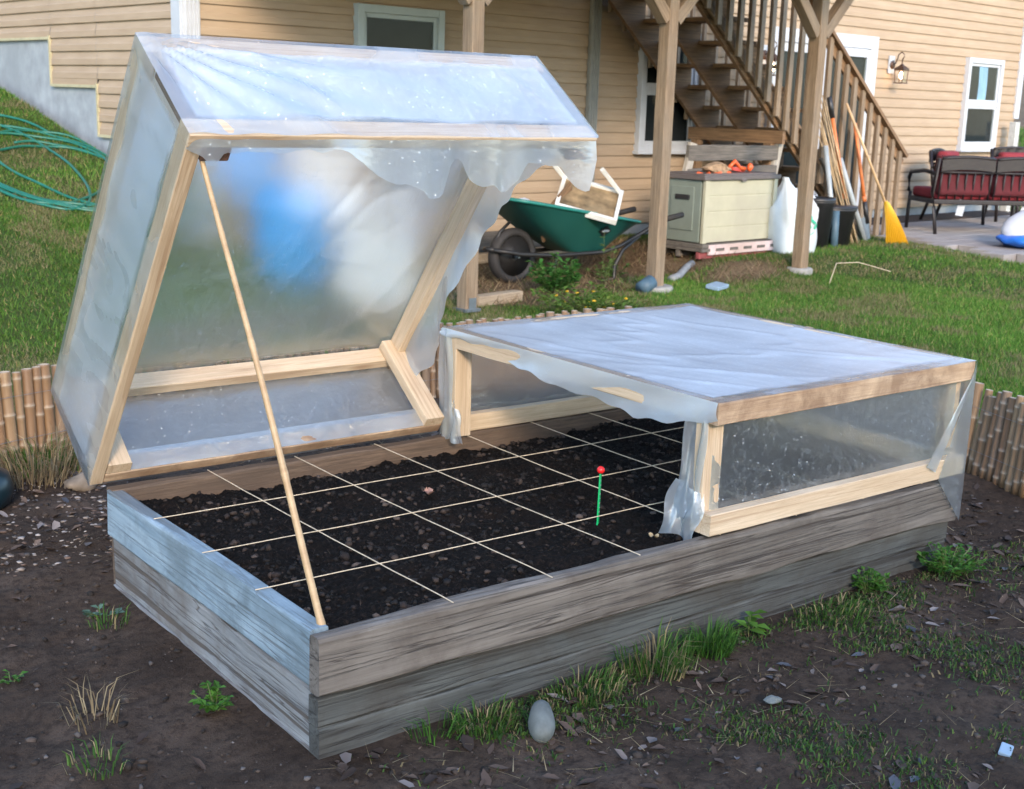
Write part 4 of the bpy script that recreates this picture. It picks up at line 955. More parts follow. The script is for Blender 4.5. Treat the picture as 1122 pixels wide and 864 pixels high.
# balustrades
for side_y, xs in ((7.27, 1.0), (8.44, .0)):
    x = 8.7
    while x < 11.97:
        zt = 2.10 - .77 * (x - 10.55); zb = max(.17, stz(x) - .12) if x < 11.6 else .17
        if side_y < 8: board('baluster', st, sb((x, side_y, zb)), sb((x, side_y, zt - .02)), .036, .058, M['treated'], up=(1, 0, 0), step=.4, r=.003)
        elif x < 11.3 : board('baluster', st, sb((x, side_y - .04, zb)), sb((x, side_y - .04, zt - .02)), .036, .038, M['treated'], up=(1, 0, 0), step=.4, r=.003)
        x += .152 if side_y < 8 else .19
    board('handrail', st, sb((8.3, side_y - (.0 if side_y < 8 else .04), 2.10 - .77 * (8.3 - 10.55))), sb((11.99, side_y - (.0 if side_y < 8 else .04), 2.10 - .77 * (11.99 - 10.55))), .09, .036, M['stair'], r=.004)
    if side_y < 8: board('top_rail', st, sb((8.3, side_y + .03, 2.10 - .77 * (8.3 - 10.55) - .07)), sb((11.99, side_y + .03, 2.10 - .77 * (11.99 - 10.55) - .07)), .03, .085, M['stair'], r=.004)

# ------------------------------------------------------------------ wheelbarrow
wb = thing('wheelbarrow', 'green wheelbarrow with a black wheel, loaded with scrap and standing on bare earth', 'wheelbarrow', (6.82, 7.2, gz(6.82, 7.2)), (0, 0, -.06))
def tray_pt(s, t, k=1.0):
    # s: angle round, t: 0 bottom..1 rim
    cx0, cx1 = .13, .53; rx0, rx1 = -.50, .84
    a = s * 2 * PI; ca, sa = math.cos(a), math.sin(a)
    sq = lambda c, p: math.copysign(abs(c) ** p, c)
    hx = (cx1 - cx0) / 2 * (1 - t) + (rx1 - rx0) / 2 * t; mx = (cx0 + cx1) / 2 * (1 - t) + (rx0 + rx1) / 2 * t
    hy = .17 * (1 - t) + .33 * t; x = mx + hx * sq(ca, .45) * k; y = hy * sq(sa, .45) * k
    zr = .66 - .185 * (x + .50) / 1.34 * 1.15; z = .235 * (1 - t) + zr * t
    return (x, y, z)
m = MB(); m.grid(lambda s, t: tray_pt(s, t), 48, 8); m.grid(lambda s, t: tray_pt(s, t, .965 if t > 0 else .96), 48, 8); m.grid(lambda s, t: (.33 + (tray_pt(s, 0)[0] - .33) * t, tray_pt(s, 0)[1] * t, .236), 48, 2)
m.build('tray', M['barrow_green'], wb, True)
m = MB(); m.tube([tray_pt(i / 64, 1.0) for i in range(65)], .014, 8, False); m.build('rim', M['barrow_rim'], wb, True)
lg = MB().box((.38, -.292, .42), (.10, .004, .075), (0.42, PI / 4, 0)); 
def dia(c, r, d): 
    return [(c[0] - r, c[1] - .0, c[2]), (c[0], c[1] + .0, c[2] - r * .6), (c[0] + r, c[1], c[2]), (c[0], c[1], c[2] + r * .6)]
# badge lying on the sloping side of the tray: follow the side plane
def onside(x, z): 
    t = (z - .235) / (.66 - .185 * (x + .5) / 1.34 * 1.15 - .235); return -(.17 * (1 - t) + .33 * t) - .003
bd = MB(); c = (.40, .40)
def bq(pts, off): bd_ = [(c[0] + a, onside(c[0] + a, c[1] + b) - off, c[1] + b) for a, b in pts]; return bd_
MB().prism(bq([(-.06, 0), (0, -.045), (.06, 0), (0, .045)], .006), (0, -.004, 0)).build('badge', M['black_plastic'], wb)
m = MB(); m.prism(bq([(-.035, -.008), (.035, -.006), (.035, .006), (-.01, .012), (-.035, .004)], .012), (0, -.002, 0)); m.build('badge_mark', M['white_trim'], wb)
wh = MB()
R90 = Euler((PI / 2, 0, 0)).to_matrix()
pr_ = [(.155, -.042), (.185, -.048), (.205, -.035), (.213, 0), (.205, .035), (.185, .048), (.155, .042), (.155, -.042)]
wo = MB(); wo.lathe(pr_, 36, (-.30, 0, .213), R90); wo.f = wo.f[:-2]; tyre = wo.build('wheel', M['rubber'], wb, True)
MB().lathe([(.155, -.03), (.14, -.01), (.05, -.012), (.04, -.035), (.015, -.04), (.015, .04), (.04, .035), (.05, .012), (.14, .01), (.155, .03)], 24, (-.30, 0, .213), R90).build('rim', M['black_metal'], tyre, True)
MB().tube([(-.30, -.09, .213), (-.30, .09, .213)], .012, 8).build('axle', M['steel'], tyre)
for s in (-1, 1):
    MB().tube([(-.52, s * .06, .27), (-.42, s * .11, .255), (-.30, s * .12, .235), (.02, s * .16, .215), (.45, s * .20, .225), (.60, s * .235, .27), (.80, s * .27, .37), (1.02, s * .28, .465), (1.22, s * .28, .50)], .017, 8).build('handle_tube', M['black_metal'], wb, True)
    MB().tube([(1.05, s * .28, .472), (1.24, s * .28, .502)], .023, 10).build('grip', M['rubber'], wb, True)
    MB().tube([(.78, s * .265, .35), (.62, s * .25, .24), (.55, s * .24, .12), (.55, s * .24, .02), (.50, s * .235, .005), (.42, s * .235, .005)], .016, 8).build('leg', M['black_metal'], wb, True)
    MB().tube([(.02, s * .16, .215), (-.02, s * .17, .12), (-.03, s * .18, .02)], .011, 6).build('strut', M['black_metal'], wb, True)
MB().tube([(-.52, -.06, .27), (-.54, 0, .275), (-.52, .06, .27)], .017, 8).build('front_bar', M['black_metal'], wb, True)
MB().tube([(-.50, 0, .27), (-.42, 0, .40), (-.33, 0, .47)], .012, 6).build('tray_brace', M['black_metal'], wb, True)
# white table lying in it
tb = thing('small_table', 'small white table tipped over in the green wheelbarrow, mud stained underside showing', 'table')
uA = Vector((.27, -.28, -.09)).normalized(); vA = Vector((-.30, -.16, -.16)); vA = (vA - uA * vA.dot(uA)).normalized(); nA = uA.cross(-vA)
tb.matrix_basis = Matrix([[uA[0], -vA[0], nA[0], 7.10], [uA[1], -vA[1], nA[1], 6.99], [uA[2], -vA[2], nA[2], .70], [0, 0, 0, 1]])
MB().box((0, 0, -.006), (.44, .38, .012)).build('panel', M['dirty_panel'], tb)
MB().box((0, .205, .0), (.49, .03, .045)).box((0, -.205, .0), (.49, .03, .045)).box((.23, 0, 0), (.03, .38, .045)).box((-.23, 0, 0), (.03, .38, .045)).build('apron', M['white_paint'], tb, bevel=.004)
for (a, b) in ((-.225, .20), (.225, .20)): lw = tb.matrix_basis.to_3x3().inverted() @ Vector((-.24, -.02, .19)); board('leg', tb, (a, b, .0), (a + lw.x, b + lw.y, lw.z), .034, .034, M['white_paint'], up=(0, 0, 1), r=.005)
bp_ = MB().box((0, 0, 0), (.46, .02, .24)).build('brown_board', M['stair'], None, bevel=.003, basis=Matrix.Translation((6.88, 7.12, .60)) @ Euler((.25, -.62, .15)).to_matrix().to_4x4()); tag(bp_, 'dark brown board sticking out of the green wheelbarrow, left of the white table', 'board')
m = MB().blob((0, 0, 0), (.07, .05, .05), 2, .3, 4).build('white_scrap', M['white_bag'], None, True, basis=Matrix.Translation((6.54, 7.12, .66))); tag(m, 'crumpled white scrap at the front end of the green wheelbarrow', 'scrap')

# ------------------------------------------------------------------ storage box, bench, pallet, sack, pots
bz = .315; box = thing('deck_box', 'beige plastic storage box with a brown lid, standing on a pallet under the stairs', 'storage box', (8.27, 6.83, bz))
Lb, Db, Hb = .98, .42, .52
m = MB(); m.box((Lb / 2, .012, Hb / 2), (Lb - .04, .02, Hb - .05))
for i in range(4): m.box((Lb / 2, .0005, .065 + i * .13), (Lb - .10, .005, .120))
m.box((.03, -.004, Hb / 2), (.05, .03, Hb)).box((Lb - .03, -.004, Hb / 2), (.05, .03, Hb)); m.build('front_panel', M['box_beige'], box, bevel=.006)
m = MB(); m.box((.012, Db / 2 + .01, Hb / 2), (.024, Db - .03, Hb - .01)).box((-.002, Db / 2 + .01, Hb / 2 + .02), (.012, Db * .6, Hb * .7)).box((Lb - .012, Db / 2 + .01, Hb / 2), (.024, Db - .03, Hb - .01)).box((Lb / 2, Db, Hb / 2), (Lb - .05, .02, Hb - .02)); m.build('side_panel', M['box_green'], box, bevel=.006)
MB().box((-.014, Db / 2, Hb * .72), (.016, .15, .04)).build('handle', M['black_plastic'], box, bevel=.006)
m = MB(); m.box((Lb / 2, Db / 2, Hb + .018), (Lb + .05, Db + .06, .036)).box((Lb / 2, Db / 2, Hb + .042), (Lb - .02, Db, .018)); m.box((Lb / 2, -.03, Hb + .0), (.07, .012, .03)); m.build('lid', M['box_lid'], box, bevel=.008)
m = MB(); zt = bz - gz(8.7, 6.9)
pal = thing('pallet', 'worn wooden pallet with peeling pink paint under the beige storage box', 'pallet', (8.22, 6.80, gz(8.6, 6.8) - .01)); zp = pal.location.z; ht = bz - zp
for y in (0, .22, .42): MB().box((.52, y + .02, ht * .3), (1.02, .04, ht * .42)).build('skid', M['pallet_red'] if y == 0 else M['old_wood'], pal, bevel=.004)
for i in range(6): MB().box((.06 + i * .185, .22, ht * .62), (.11, .5, ht * .2 - .002)).build('slat', M['old_wood'], pal, bevel=.003)
MB().box((.56, -.018, ht * .62), (.92, .018, ht * .62)).build('face_board', M['pallet_paint'], pal, bevel=.004)
MB().box((.52, .22, ht * .85), (1.0, .48, ht * .25)).build('deck_board', M['old_wood'], pal, bevel=.003)
# things on the lid
zl = bz + Hb + .052
t = MB(); t.blob((0, 0, 0), (.16, .08, .045), 3, .45, 9).build; o = t.build('root_clump', M['dry_root'], None, False, basis=Matrix.Translation((8.66, 7.0, zl + .025))); tag(o, 'clump of dried brown roots on the storage box lid', 'dried roots')
tr_ = thing('garden_tool', 'orange and red hand tool lying on the storage box lid beside dried roots', 'hand tool', (8.90, 6.98, zl))
MB().tube([(-.13, 0, .04), (-.06, .0, .09), (.02, 0, .035), (.08, 0, .025)], [.015, .02, .017, .022], 10).build('handle', M['orange'], tr_, True); MB().blob((.13, -.02, .04), (.032, .03, .036), 2, .15, 2).build('knob', M['orange'], tr_, True); MB().box((.0, .02, .02), (.2, .05, .03), (0, .1, .2)).build('blade', M['red_ink'], tr_, bevel=.004)
tw = MB().tube([(8.30 + i * .04, 6.93 + .03 * math.sin(i * 1.7), zl - .018 + .012 + .01 * math.sin(i * 2.1)) for i in range(11)], .012, 7).build('orange_cord', M['orange'], None, True); tag(tw, 'orange cord lying along the left of the storage box lid', 'cord')
bn = thing('wooden_bench', 'old grey wooden bench behind the storage box, only its backrest showing', 'bench', (8.5, 7.32, .17))
for z in (.86, .70): board('back_slat', bn, (.15, .03, z - (.0 if z > .8 else .02)), (1.42, .03, z), .035, .135 if z > .8 else .09, M['old_wood'], r=.006, wob=.004)
for x in (.2, 1.44): board('bench_side', bn, (x - .12, .04, .30), (x + .02, .035, .945), .04, .085, M['bench_end'], up=(1, 0, 0), r=.005)
for x in (.2, 1.34): board('leg', bn, (x, .08, 0), (x, .08, .40), .06, .07, M['old_wood'], up=(1, 0, 0))
board('seat', bn, (.1, .20, .40), (1.42, .20, .40), .24, .035, M['old_wood'])
# sack
def sack_surface(L, Wd, H, seed, lean=(0, 0), neck=.25):
    def f(s, t):
        a = s * 2 * PI; r = 1 - (1 - neck) * sstep(.55, 1.0, t); r = float(r) * (1 + .07 * math.sin(a * 3 + t * 5 + seed) + .05 * math.sin(a * 7 + seed) * (t > .4)) * (.9 + .1 * math.sin(min(t * 4, 1) * PI / 2))
        sq = lambda c: math.copysign(abs(c) ** .7, c)
        return (L * r * sq(math.cos(a)) + lean[0] * t * t, Wd * r * sq(math.sin(a)) + lean[1] * t * t, H * t)
    return f
sk = thing('sack', 'full white sack with a green print, slumped against the storage box', 'sack', (9.44, 6.78, gz(9.44, 6.85) - .01), (0, 0, -.2))
f = sack_surface(.24, .16, .66, 3, (-.06, .05), .12); MB().grid(f, 40, 26).build('bag', M['white_sack'], sk, True)
def on_sack(a, t, k=1.02): p = f(a, t); return (p[0] * k, p[1] * k - .004, p[2])
for i, (ca, ct) in enumerate(((.77, .36), (.80, .44), (.735, .43), (.775, .50), (.83, .37), (.80, .28))):
    MB().grid(lambda s, t, ca=ca, ct=ct: on_sack(ca + .022 * (t * .9 + .1) * math.cos(s * 2 * PI + i), ct + .035 * t * math.sin(s * 2 * PI) * (1 + .3 * math.sin(s * 12.6))), 12, 2).build('leaf_print', M['logo_green'], sk)
wbg = MB().grid(sack_surface(.20, .16, .42, 8, (.04, 0), .5), 30, 16).build('white_bag', M['white_bag'], None, True, basis=Matrix.Translation((9.80, 6.98, gz(9.8, 7) + .12))); tag(wbg, 'folded white bag behind the sack, left of the right deck post', 'bag')
for (x, y, z, s, lab) in ((10.02, 6.93, 0, 1.0, 'stack of black plastic pots behind the right deck post'), (10.42, 7.05, 0, .92, 'black plastic tub on the grass beside the leaning canes')):
    t = thing('plant_pot', lab, 'plant pot', (x, y, gz(x, y)), group='black pots by the stairs')
    pf = [(.13, 0), (.155, .38), (.165, .385), (.165, .42), (.17, .425), (.17, .46), (.155, .46), (.12, .1)] if s == 1 else [(.2, 0), (.235, .32), (.25, .325), (.25, .36), (.23, .36), (.19, .05)]
    MB().lathe(pf, 28).build('pot', M['black_plastic'], t, True)
    MB().lathe([(pf[3][0] * 1.01, pf[3][1] - .01), (pf[3][0] * 1.03, pf[3][1]), (pf[3][0] * 1.01, pf[3][1] + .01)], 28).build('rim', M['black_plastic'], t, True)

# ------------------------------------------------------------------ tools against the railing
def base(x, y): return gz(x, y)
def pole(name, p0, p1, r, mat, parent=None, seg=10, basis=None): return MB().tube([p0, Vector(p0).lerp(Vector(p1), .5), p1], r, seg).build(name, mat, parent, True)
o = pole('grey_pipe', (10.24, 6.86, .30), (10.36, 7.12, 1.10), .024, M['grey_pipe']); tag(o, 'grey plastic pipe leaning upright beside the right deck post', 'pipe')
o = pole('post_driver', (10.235, 6.85, .14), (10.242, 6.865, .52), .036, M['cement'], None, 14); tag(o, 'dark blue plastic pipe sleeve standing in the grass beside the right deck post', 'pipe sleeve')
k = 0
cg = []
for i in range(13):
    a = i / 12; x0_ = 10.63 + .16 * a + random.uniform(-.02, .02); y0_ = 6.95 + random.uniform(-.05, .05); x1_ = 10.28 + .12 * a + random.uniform(-.07, .07); z1_ = 1.46 + random.uniform(-.2, .12)
    o = MB().tube([(x0_, y0_, gz(x0_, y0_) - .01), (x0_ * .5 + x1_ * .5 + random.uniform(-.01, .01), y0_ * .5 + 7.2 * .5, z1_ * .5 + .1), (x1_, 7.2, z1_)], [.0075, .006, .0045], 6).build('garden_cane', M['cane'], None, True)
    tag(o, 'thin dry cane in the bundle leaning on the stair railing', 'cane', 'bundle of canes leaning on the railing')
def shovel(name, lab, foot, top, mats, blade, grip):
    t = thing(name, lab, 'shovel' if blade else 'tool', foot); f = Vector(foot); d_ = Vector(top) - f; L = d_.length; R = frame((0, 0, 0), d_, (0, 1, 0))
    def seg(nm, a, b, r, mt): MB().tube([d_ * a, d_ * ((a + b) / 2), d_ * b], r, 10).build(nm, mt, t, True)
    seg('shaft', .22, .86, .018, M[mats[0]]); seg('socket', .14, .30, .022, M[mats[1]]); seg('collar', .30, .34, .021, M['orange_wood'])
    if grip: seg('grip', .86, 1.0, .024, M['black_plastic'])
    if blade:
        def fb(s, tt):
            w = blade[0] * (1 - .35 * tt ** 3) * (s - .5); return (w, -.03 * math.sin(tt * PI) + .25 * abs(w), tt)
        rot = frame((0, 0, 0), d_, (0, 1, 0))
        xd = d_.normalized(); yd = Vector((1, 0, 0)) - xd * xd.x; yd.normalize(); zd = xd.cross(yd)
        def fb2(s, tt):
            w = blade[0] * (1 - .45 * tt ** 3) * (s - .5); q_ = xd * (blade[1] * (1 - tt) - .0) + yd * w + zd * (.05 * (abs(s - .5) * 2) ** 2); return tuple(q_)
        MB().grid(fb2, 10, 10).build('blade', M['steel'], t, True)
    return t
shovel('shovel', 'shovel with an orange and black shaft and grey blade, leaning on the railing', (11.10, 7.02, .17), (10.83, 7.18, 1.50), ('orange_wood', 'black_plastic'), (.22, .26), False)
shovel('garden_fork', 'orange shafted tool with a black grip, leaning on the railing beside the canes', (10.75, 7.0, .20), (10.44, 7.18, 1.55), ('orange_wood', 'black_plastic'), None, True)
o = pole('grey_tube', (11.02, 7.02, .17), (10.66, 7.15, .98), .026, M['grey_pipe']); tag(o, 'grey tube leaning at an angle between the two orange tools', 'tube')
o = board('timber', None, (10.93, 7.05, .17), (10.42, 7.20, .98), .05, .03, M['old_wood']); tag(o, 'grey wooden strip leaning low against the railing behind the grey tube', 'timber strip')
rk = thing('leaf_rake', 'leaf rake with a bright yellow plastic head resting on the lawn', 'rake', (11.12, 6.72, .17))
top = Vector((10.70, 7.16, 1.50)) - Vector((11.12, 6.72, .17)); headtop = Vector((-.11, .10, .40))
MB().tube([headtop * .85, (headtop + top) / 2, top], .013, 8).build('handle', M['handle_wood'], rk, True)
def fh(s, t):
    w = .05 + .19 * t ** .9; c = headtop * (1 - t); a = (s - .5); r_ = .012 * math.sin(s * PI * 22)
    side_ = Vector((.744, -.667, 0)).normalized(); return tuple(c + side_ * (a * w) + Vector((-.02, -.04, 0)) * math.sin(PI * t) * .6 + Vector((-.667, -.744, 0)) * (r_ * t + .03 * (1 - (2 * a) ** 2)) + Vector((0, 0, .015 - .035 * t)))
MB().grid(fh, 90, 18).build('head', M['yellow'], rk, True)
MB().tube([headtop * 1.05, headtop * .7], [.018, .03], 10).build('socket', M['yellow'], rk, True)

# ------------------------------------------------------------------ patio and furniture
m = MB(); pz = .20
poly = [(11.55, 7.55, 0), (11.50, 7.10, 0), (11.14, 6.50, 0), (11.02, 5.6, 0), (11.0, 4.2, 0), (19, 4.2, 0), (19, 7.95, 0), (11.9, 7.95, 0)]
for j in range(16):
    for i in range(18):
        x = 11.28 + i * .44 + (j % 2) * .22; y = 4.3 + j * .235
        if x < 11.22 + max(0, (y - 5.9)) * .30 or y > 7.85: continue
        m.box((x, y, pz / 2 + .0), (.432, .228, pz + (vnoise(i * 1.3, j * 1.7, 2) - .5) * .006))
pt_ = m.build('patio', M['paver'], None, bevel=.004, seg=1); tag(pt_, kind='structure')
MB_ = MB().box((13.9, 8.22, .10), (4.6, .5, .22)); o = MB_.build('flower_bed', M['mulch'], None, bevel=.03); tag(o, 'dark mulch strip along the foot of the house wall', 'mulch bed', kind='stuff')

def sofa(w, lab, loc, rz, seats, name='garden_sofa', cat='sofa', back_h=.80, group=None):
    """metal framed seat; its back is at local y=0 and it faces +y"""
    t = thing(name, lab, cat, loc, (0, 0, rz), group)
    for sx in (-1, 1):
        MB().tube([(sx * w / 2 * .98, -.10, 0), (sx * w / 2 * .98, -.02, .25), (sx * w / 2, .03, .42), (sx * w / 2, -.06, back_h)], .02, 8).build('back_leg', M['wicker'], t, True)
        MB().tube([(sx * w / 2 * .97, .62, 0), (sx * w / 2 * .97, .60, .40)], .02, 8).build('front_leg', M['wicker'], t, True)
        MB().tube([(sx * w / 2, -.02, .62), (sx * w / 2, .25, .64), (sx * w / 2, .58, .61), (sx * w / 2, .62, .55), (sx * w / 2, .60, .40)], .022, 8).build('armrest', M['wicker'], t, True)
    m = MB(); m.box((0, .28, .33), (w, .62, .05)); m.build('seat_frame', M['wicker'], t, bevel=.01)
    for k in range(seats):
        cw = (w - .04) / seats; cx = -w / 2 + .02 + cw * (k + .5)
        fr = MB()
        fr.grid(lambda s, tt: (cx + (s - .5) * (cw - .02), -.055 - .012 * math.sin(s * PI * 10) * .6, back_h - .13 + .13 * tt + .02 * math.sin(s * PI)), 30, 3)
        fr.grid(lambda s, tt: (cx + (s - .5) * (cw - .02), -.075, back_h - .13 + .13 * tt + .02 * math.sin(s * PI)), 30, 3)
        fr.tube([(cx + (s - .5) * (cw - .02), -.065, back_h + .02 * math.sin(s * PI)) for s in np.linspace(0, 1, 9)], .018, 8)
        fr.tube([(cx + (s - .5) * (cw - .02), -.05, back_h - .14) for s in np.linspace(0, 1, 4)], .014, 8)
        for i in range(7):
            xx = cx + (i / 6 - .5) * (cw - .06); fr.tube([(xx, -.05, back_h - .14), (xx, -.01, .36)], .011, 6)
        fr.build('back_frame', M['wicker'], t, True)
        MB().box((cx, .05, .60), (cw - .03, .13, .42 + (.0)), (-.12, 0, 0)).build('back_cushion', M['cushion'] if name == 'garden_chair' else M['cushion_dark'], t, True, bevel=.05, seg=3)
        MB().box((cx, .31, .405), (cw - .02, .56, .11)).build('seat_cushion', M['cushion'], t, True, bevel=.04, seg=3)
    return t
sf = sofa(1.26, 'dark metal two seat garden sofa with deep red cushions, its back turned to the lawn', (12.86, 6.74, pz), -.60, 2, back_h=.78)
for k, (sx, w_) in enumerate(((-.30, .08), (.42, .08))):
    MB().box((sx, .02, .27), (w_, .004, .17), (.1, .15, 0)).build('paper_tag', M['white_trim'], sf)
sofa(.62, 'garden chair with a plump red cushion against the wall, left of the second chair', (14.06, 8.02, pz), PI + .25, 1, 'garden_chair', 'chair', .80, 'red cushioned garden chairs')
sofa(.66, 'garden chair with red cushions at the right edge of the picture, behind the sofa', (15.0, 7.55, pz), PI - .55, 1, 'garden_chair', 'chair', .84, 'red cushioned garden chairs')
tp = MB().blob((0, 0, 0), (.34, .24, .09), 3, .22, 12).build('tarpaulin', M['blue_tarp'], None, True, basis=Matrix.Translation((11.93, 5.86, pz + .07))); tag(tp, 'bright blue folded tarpaulin on the edge of the patio under a white cushion', 'tarpaulin')
cu = MB().blob((0, 0, 0), (.34, .20, .09), 3, .16, 17).build('white_cushion', M['white_bag'], None, True, basis=Matrix.Translation((12.02, 5.88, pz + .22)) @ Euler((0, -.35, .1)).to_matrix().to_4x4()); tag(cu, 'white folded cushion lying on the blue tarpaulin at the patio edge', 'cushion')

# ------------------------------------------------------------------ things behind the lid, by the shaded wall
t = thing('plastic_barrel', 'bright blue plastic barrel by the shaded wall, seen blurred through the raised lid', 'barrel', (4.70, 7.72, gz(4.70, 7.72) + .0))
MB().lathe([(.22, 0), (.245, .03), (.25, .2), (.262, .22), (.262, .26), (.25, .28), (.25, .38), (.262, .40), (.25, .44), (.235, .56), (.21, .60)], 28).build('drum', M['blue_barrel'], t, True)
MB().lathe([(.215, .595), (.225, .61), (.225, .63), (.2, .64)], 28).build('cap', M['blue_barrel'], t, True)
t = thing('cooler_box', 'white plastic cooler box by the shaded wall, seen blurred through the raised lid', 'cooler', (5.28, 7.72, gz(5.28, 7.72)))
MB().box((0, 0, .34), (.56, .4, .66)).build('body', M['cooler_white'], t, bevel=.03, seg=3); MB().box((0, 0, .72), (.60, .44, .09)).build('lid', M['cooler_white'], t, bevel=.02); MB().tube([(-.2, -.22, .6), (-.18, -.25, .6), (.18, -.25, .6), (.2, -.22, .6)], .012, 8).build('handle', M['grey_pipe'], t, True)

# ------------------------------------------------------------------ ground clutter by the wall
def put(o, lab, cat, group=None): return tag(o, lab, cat, group)
put(board('landscape_timber', None, (5.48, 6.43, gz(5.6, 6.4) + .035), (5.98, 6.55, gz(5.9, 6.5) + .035), .09, .075, M['plank'], r=.008), 'short squared timber block lying on the earth right of the left deck post', 'timber')
put(board('landscape_timber', None, (5.6, 8.10, gz(6.5, 8.1) + .04), (8.15, 8.12, gz(8, 8.1) + .04), .09, .08, M['plank'], r=.008), 'long timber lying along the wall foot behind the wheelbarrow', 'timber')
put(board('landscape_timber', None, (5.6, 8.3, .24), (8.3, 8.32, .24), .04, .16, M['old_wood'], r=.008), 'grey plank standing on edge against the wall behind the wheelbarrow', 'plank')
put(MB().tube([(7.66, 6.60, gz(7.66, 6.6) + .03), (7.80, 6.64, gz(7.8, 6.64) + .035), (8.0, 6.74, gz(8.0, 6.74) + .035), (8.12, 6.78, gz(8.12, 6.78) + .03)], .03, 10).build('drain_pipe', M['drain'], None, True), 'grey drain pipe lying on the earth below the storage box', 'pipe')
put(MB().box((0, 0, 0), (.17, .11, .03), (.12, -.06, .2)).build('foam_offcut', M['blue_plate'], None, bevel=.006, basis=Matrix.Translation((7.62, 6.10, gz(7.6, 6.1) + .045))), 'pale blue rectangular offcut half hidden in the grass between the two right deck posts', 'offcut')
put(MB().lathe([(.14, 0), (.14, .10), (.13, .11)], 20, (7.13, 6.3, gz(7.13, 6.3) - .06)).build('footing', M['footing'], None), 'round concrete footing under the middle deck post', 'footing', 'deck footings')
put(MB().lathe([(.11, 0), (.11, .06), (.10, .07)], 20, (8.94, 6.3, gz(8.94, 6.3) - .04)).build('footing', M['footing'], None), 'round concrete footing under the right deck post', 'footing', 'deck footings')
put(MB().tube([(6.93, 6.25, gz(6.93, 6.25) + .04), (7.04, 6.25, gz(7.04, 6.25) + .09)], .055, 14).build('blue_tube', M['cement'], None, True), 'short blue grey tube lying against the middle deck post', 'tube')
put(MB().tube([(8.62, 5.78, gz(8.6, 5.8) + .02), (8.80, 5.85, gz(8.8, 5.85) + .16), (8.96, 5.75, gz(8.96, 5.75) + .17), (9.2, 5.6, gz(9.2, 5.6) + .10)], .0035, 6).build('pale_wire', M['string'], None, True), 'pale bent stem arching over the lawn in front of the right deck post', 'stem')

# hose on the hill: loops that follow the slope
hose_c = (3.35, 7.75)
HC = (3.72, 9.25)
def hose_path():
    pts = []; n = 520
    for i in range(n):
        t = i / n; a = t * 2 * PI * 6.2 + .6
        rx = .52 + .14 * math.sin(t * 17) + .08 * math.sin(t * 41); ry = .95 + .22 * math.sin(t * 11 + 1) + .10 * math.sin(t * 29)
        x = HC[0] + rx * math.cos(a) + .20 * math.sin(t * 7); y = HC[1] + ry * math.sin(a) + .2 * math.cos(t * 9)
        x = min(x, 4.40)
        pts.append([x, y, gz(x, y) + .014 + .014 * math.sin(i * .37) ** 2])
    for _ in range(3):
        for i in range(1, n - 1): pts[i][2] = (pts[i - 1][2] + pts[i][2] + pts[i + 1][2]) / 3
    return pts
o = MB().tube(hose_path(), .0105, 8).build('garden_hose', M['hose'], None, True); tag(o, 'green garden hose lying in tangled loops on the grass slope', 'hose')

# ------------------------------------------------------------------ foreground stones, bucket, weeds, litter
put(MB().blob((0, 0, 0), (.062, .031, .036), 3, .05, 5, (0, -.25, .35)).build('stone', M['stone'], None, True, basis=Matrix.Translation((1.88, 1.93, gz(1.88, 1.93) + .028)) @ Matrix.Rotation(.5, 4, 'Z')), 'smooth egg shaped grey stone in the grass in front of the bed', 'stone')
put(MB().blob((0, 0, 0), (.075, .05, .035), 3, .22, 15).build('stone', M['stone_tan'], None, True, basis=Matrix.Translation((1.86, 4.36, gz(1.86, 4.36) + .02))), 'flat tan stone on the earth at the left foot of the tipped up lid', 'stone')
put(MB().blob((0, 0, 0), (.020, .015, .010), 2, .3, 25).build('stone', M['stone'], None, False, basis=Matrix.Translation((2.42, 1.68, gz(2.42, 1.68) + .01))), 'small angular grey stone on the patchy earth at lower right', 'stone')
bu = thing('garden_container', 'dark teal rounded plastic container on the earth, cut off by the left edge', 'container', (1.445, 4.34, gz(1.445, 4.34) - .02))
MB().lathe([(.09, 0), (.13, .03), (.145, .08), (.13, .13), (.09, .155), (.06, .16), (.055, .14)], 28).build('body', M['teal_bucket'], bu, True)
MB().tube([(-.05, 0, .15), (-.04, 0, .20), (.04, 0, .20), (.05, 0, .15)], .010, 8).build('handle', M['teal_bucket'], bu, True)
put(MB().box((0, 0, 0), (.04, .028, .010), (.15, -.2, .3)).build('plastic_scrap', M['blue_plate'], None, bevel=.003, basis=Matrix.Translation((2.655, 1.20, gz(2.655, 1.2) + .006))), 'small pale plastic scrap in the grass at the lower right edge', 'scrap')

